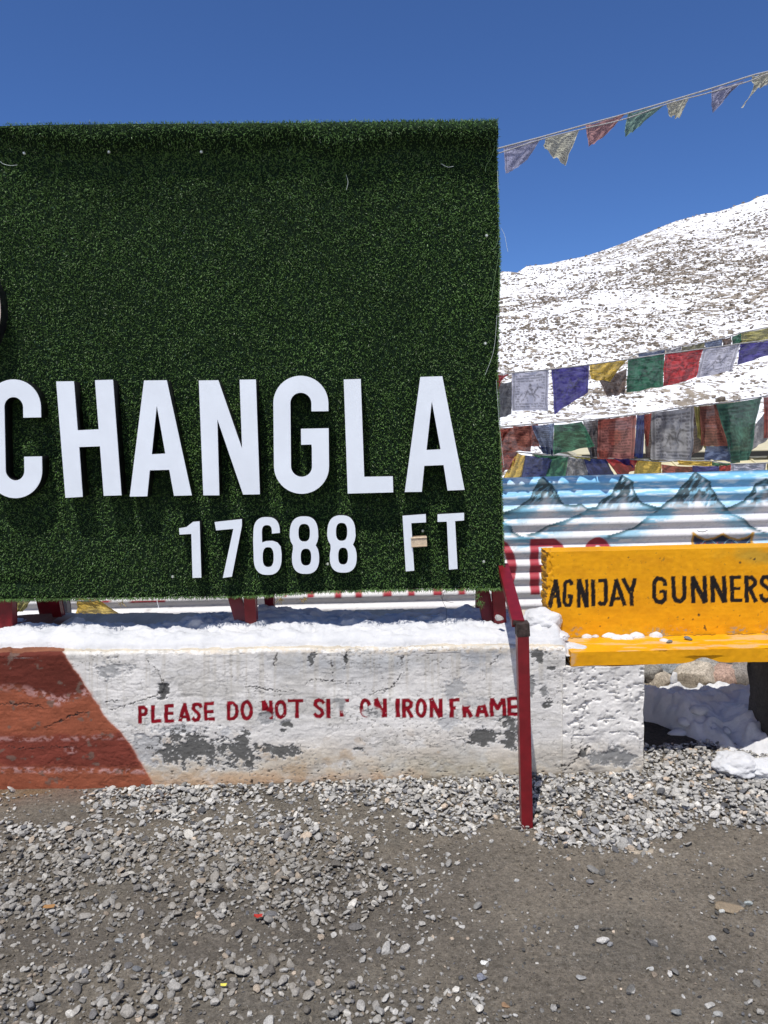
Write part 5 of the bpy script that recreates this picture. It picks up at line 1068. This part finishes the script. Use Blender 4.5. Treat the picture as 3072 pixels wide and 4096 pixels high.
string('flag_string', 'bunched bright flag string lying along the top edge of the painted fence', [(20, 800), (75, 812), (220, 830), (480, 850), (700, 862), (890, 872), (1030, 882), (1130, 876), (1325, 880), (1440, 896), (1650, 890), (2000, 870)], 1.58, [
    ([(60, 808), (178, 824), (152, 905), (80, 950)], 'brick', 'text'), ([(176, 828), (224, 845), (192, 1000), (80, 1000)], 'yellow', 'text', dict(ink=.35)), ([(222, 845), (388, 850), (348, 1000), (192, 1000)], 'navy', 'text'), ([(386, 850), (482, 854), (456, 1000), (340, 1000)], 'dgreen', 'plain'),
    ([(480, 856), (565, 866), (612, 1000), (458, 1000)], 'grey', 'text'), ([(560, 858), (705, 868), (765, 1000), (600, 1000)], 'navy', 'text', dict(ink=.3)), ([(694, 860), (888, 872), (872, 925), (792, 990)], 'red', 'text', dict(ink=.3)), ([(740, 858), (840, 866), (868, 920), (800, 890)], 'blue', 'plain', dict(dy=-.02)),
    ([(884, 872), (1032, 882), (1030, 990), (858, 990)], 'yellow', 'text', dict(ink=.4)), ([(1030, 898), (1218, 912), (1205, 985), (1032, 985)], 'brick', 'text'), ([(1125, 874), (1328, 880), (1326, 908), (1130, 900)], 'yellow', 'text', dict(dy=-.02, ink=.4)), ([(1212, 906), (1372, 906), (1372, 980), (1214, 980)], 'blue', 'text', dict(ink=.3)),
    ([(1368, 904), (1440, 898), (1440, 975), (1370, 975)], 'red', 'plain'), ([(1438, 892), (1652, 886), (1648, 970), (1444, 970)], 'white', 'text'), ([(1650, 894), (1800, 880), (1790, 960), (1650, 965)], 'gyellow', 'text'), ([(1325, 884), (1440, 892), (1438, 905), (1330, 904)], 'dgreen', 'plain', dict(dy=-.02)),
    ([(262, 838), (470, 848), (380, 866), (300, 856)], 'dgreen', 'plain', dict(dy=-.02)), ([(470, 840), (612, 862), (608, 880), (530, 862)], 'gyellow', 'plain', dict(dy=-.02))], Z_B, seed0=150)
string('flag_string', 'yellow cloth flags caught low behind the sign legs, above the snow', [(-200, 380), (100, 160), (300, 150), (720, 150), (930, 140), (1250, 60)], 1.22, [
    ([(110, 120), (300, 130), (212, 266), (124, 232)], 'gyellow', 'text'), ([(110, 150), (180, 150), (200, 250), (124, 236)], 'cream', 'plain', dict(dy=.01)), ([(722, 120), (930, 130), (1178, 322), (722, 282)], 'yellow', 'text', dict(light=(.85, .66, .2)))], (0.422, 0, 2340), group='prayer flag strings', seed0=200)
for lab, a0, a1 in (('short grey weathered pole leaning behind the left leg of the sign', P(240, 2330, 0.85), P(262, 2530, 0.80)),):
    me = beam('pole', a0, a1, 0.062, 0.05, M_wood, None); add('pole', me, None, lab, 'pole')
single('stone', 1997, 2482, 0.02, (.35, .34, .33), 'small grey stone on the snow at the foot of the right sign leg', 'stone', 3, 955, 0.66, 0.8, 0.2)

# ------------------------------------------------------------------ cream shed roof behind the flags
shed = thing('shed', (3.2, 5.0, 0), 'low shed with cream ribbed roof behind the flags', 'building')
zE = float(P(2900, 1806, 4.6)[2]); zR = float(P(2900, 1745, 5.6)[2])
add('wall', box_mesh('wall', 2.0, 5.6, 4.8, 6.4, 0.0, zE - 0.02, M_lwall), shed)
def quad(name, a, b, c_, d_, mat, th=0.03):
    v_ = np.array([a, b, c_, d_], float); v2 = v_ - np.array([0, 0, th]); return mkmesh(name, np.concatenate([v_, v2]), np.array([(0, 1, 2, 3), (7, 6, 5, 4), (0, 4, 5, 1), (1, 5, 6, 2), (2, 6, 7, 3), (3, 7, 4, 0)]), mat, smooth=False)
add('eave_shadow_board', box_mesh('eave_shadow_board', 2.0, 5.6, 4.52, 4.56, zE - 0.05, zE + 0.0, M_dark), shed)
add('roof', quad('roof', (1.95, 4.55, zE + .01), (5.7, 4.55, zE + .01), (5.7, 6.6, zR + .08), (1.95, 6.6, zR + .08), M_cream), shed)
add('lean_to_roof', quad('lean_to_roof', (1.8, 3.6, zE - .36), (5.8, 3.6, zE - .36), (5.8, 4.6, zE - .07), (1.8, 4.6, zE - .07), M_cream), shed)
for i in range(20):
    x_ = 1.9 + i * 0.2; beam('roof_rib', (x_ + 0.0, 3.6, zE - .355), (x_ + 0.0, 4.6, zE - .065), 0.02, 0.02, M_cream, shed)
for x_ in (1.9, 3.8, 5.7): beam('lean_to_post', (x_, 3.7, 0), (x_, 3.7, zE - .36), 0.06, 0.06, M_wood, shed)
add('roof_vent', box_mesh('roof_vent', 3.62, 3.78, 4.9, 5.0, zE + .06, zE + .24, M_lwall), shed)

# ------------------------------------------------------------------ snowy mountainside
SK = np.array([(-3000, 1500), (0, 1300), (1700, 1150), (2000, 1090), (2040, 1090), (2070, 1094), (2100, 1068), (2180, 1058), (2300, 1030), (2420, 995), (2500, 965), (2640, 918), (2700, 898), (2850, 858), (2950, 828), (3000, 812), (3030, 795), (3072, 783), (3300, 720), (4000, 560), (7000, 500)], float)
YCR = 62.0; _k = P(SK[:, 0], SK[:, 1], np.full(len(SK), YCR))
hx = np.unique(np.concatenate([np.linspace(-80, 4, 60), np.arange(4, 42, 0.28), np.linspace(42, 130, 60)])); hy = np.unique(np.concatenate([np.linspace(1.62, 8, 16), np.arange(8, 68, 0.35), np.linspace(68, 140, 24)]))
def hillz(X, Y):
    zc = np.interp(X * YCR / np.maximum(Y, 12.0) if False else X, _k[:, 0], _k[:, 2])
    t = np.clip((Y - 7) / (YCR - 7), 0, 1.0)
    z = zc * t ** 1.12 + 0.03
    z = z + (fbm(X / 9, Y / 9, 0, 4, 601) - 0.5) * 2.2 * t * (1 - 0.75 * t) * 2 + (fbm(X / 1.6, Y / 1.6, 0, 4, 603) - 0.5) * 0.42 * np.clip(t * 6, 0, 1) * (1 - 0.7 * sstep(0.8, 1.0, t)) + (1 - np.abs(fbm(X / 7 + Y / 30, Y / 26, 0, 3, 605) - 0.5) * 4) * 0.7 * t * (1 - t) * 2
    z = z - np.clip(Y - YCR - 1, 0, None) * 0.35 * sstep(YCR, YCR + 8, Y)
    return z
HX, HY = np.meshgrid(hx, hy); hxf, hyf = HX.ravel(), HY.ravel(); hz = hillz(hxf, hyf)
add('snowy_hill', mkmesh('snowy_hill', np.stack([hxf, hyf, hz], 1), grid_faces(len(hy), len(hx)), M_hill), kind='structure', label='steep snow covered scree slope under the blue sky')
ROCKSH = [rock(1, 700 + i, 6, 0.3, (0.5, 0.85)) for i in range(30)]
n = 125000; fx_ = rng.uniform(1600, 3650, n); dY = 9 + (YCR + 1 - 9) * rng.random(n) ** 0.8; Xr = (fx_ - 1536) / FPX * (dY + 3)
cl = fbm(Xr / 4, dY / 5, 0, 5, 611, 0.65); cl2 = fbm(Xr / 16, dY / 12, 0, 3, 612)
keep = rng.random(n) < np.clip(sstep(0.30, 0.60, cl) * (0.75 + 0.5 * sstep(0.35, 0.6, cl2)) * sstep(9, 16, dY) * (1 - 0.85 * sstep(YCR - 10, YCR - 2, dY)) + 0.05 * (1 - sstep(YCR - 12, YCR - 5, dY)), 0, 1) * 0.46
Xr, dY = Xr[keep], dY[keep]; m = len(Xr); print('hill rocks', m)
pos = np.stack([Xr, dY, hillz(Xr, dY)], 1); sz = np.minimum(0.047 * np.exp(rng.normal(0, 0.45, m)) * (0.55 + 0.016 * dY), 0.16)
def hc(r): g = r.uniform(0.13, 0.29); return np.array([g * 1.14, g * 0.96, g * 0.76])
V, F, C = stones_mesh(None, None, pos, sz, rng.integers(0, 30, m), ROCKSH, hc, 0.55, 0.3)
add('scree', mkmesh('scree', V, F, M_bould, C, smooth=False), label='brown rocks poking through the snow all over the mountainside', cat='rocks', kind='stuff')
if 0: print('tris', sum(len(o.data.loops) - 2 * len(o.data.polygons) for o in scene.objects if o.type == 'MESH'))
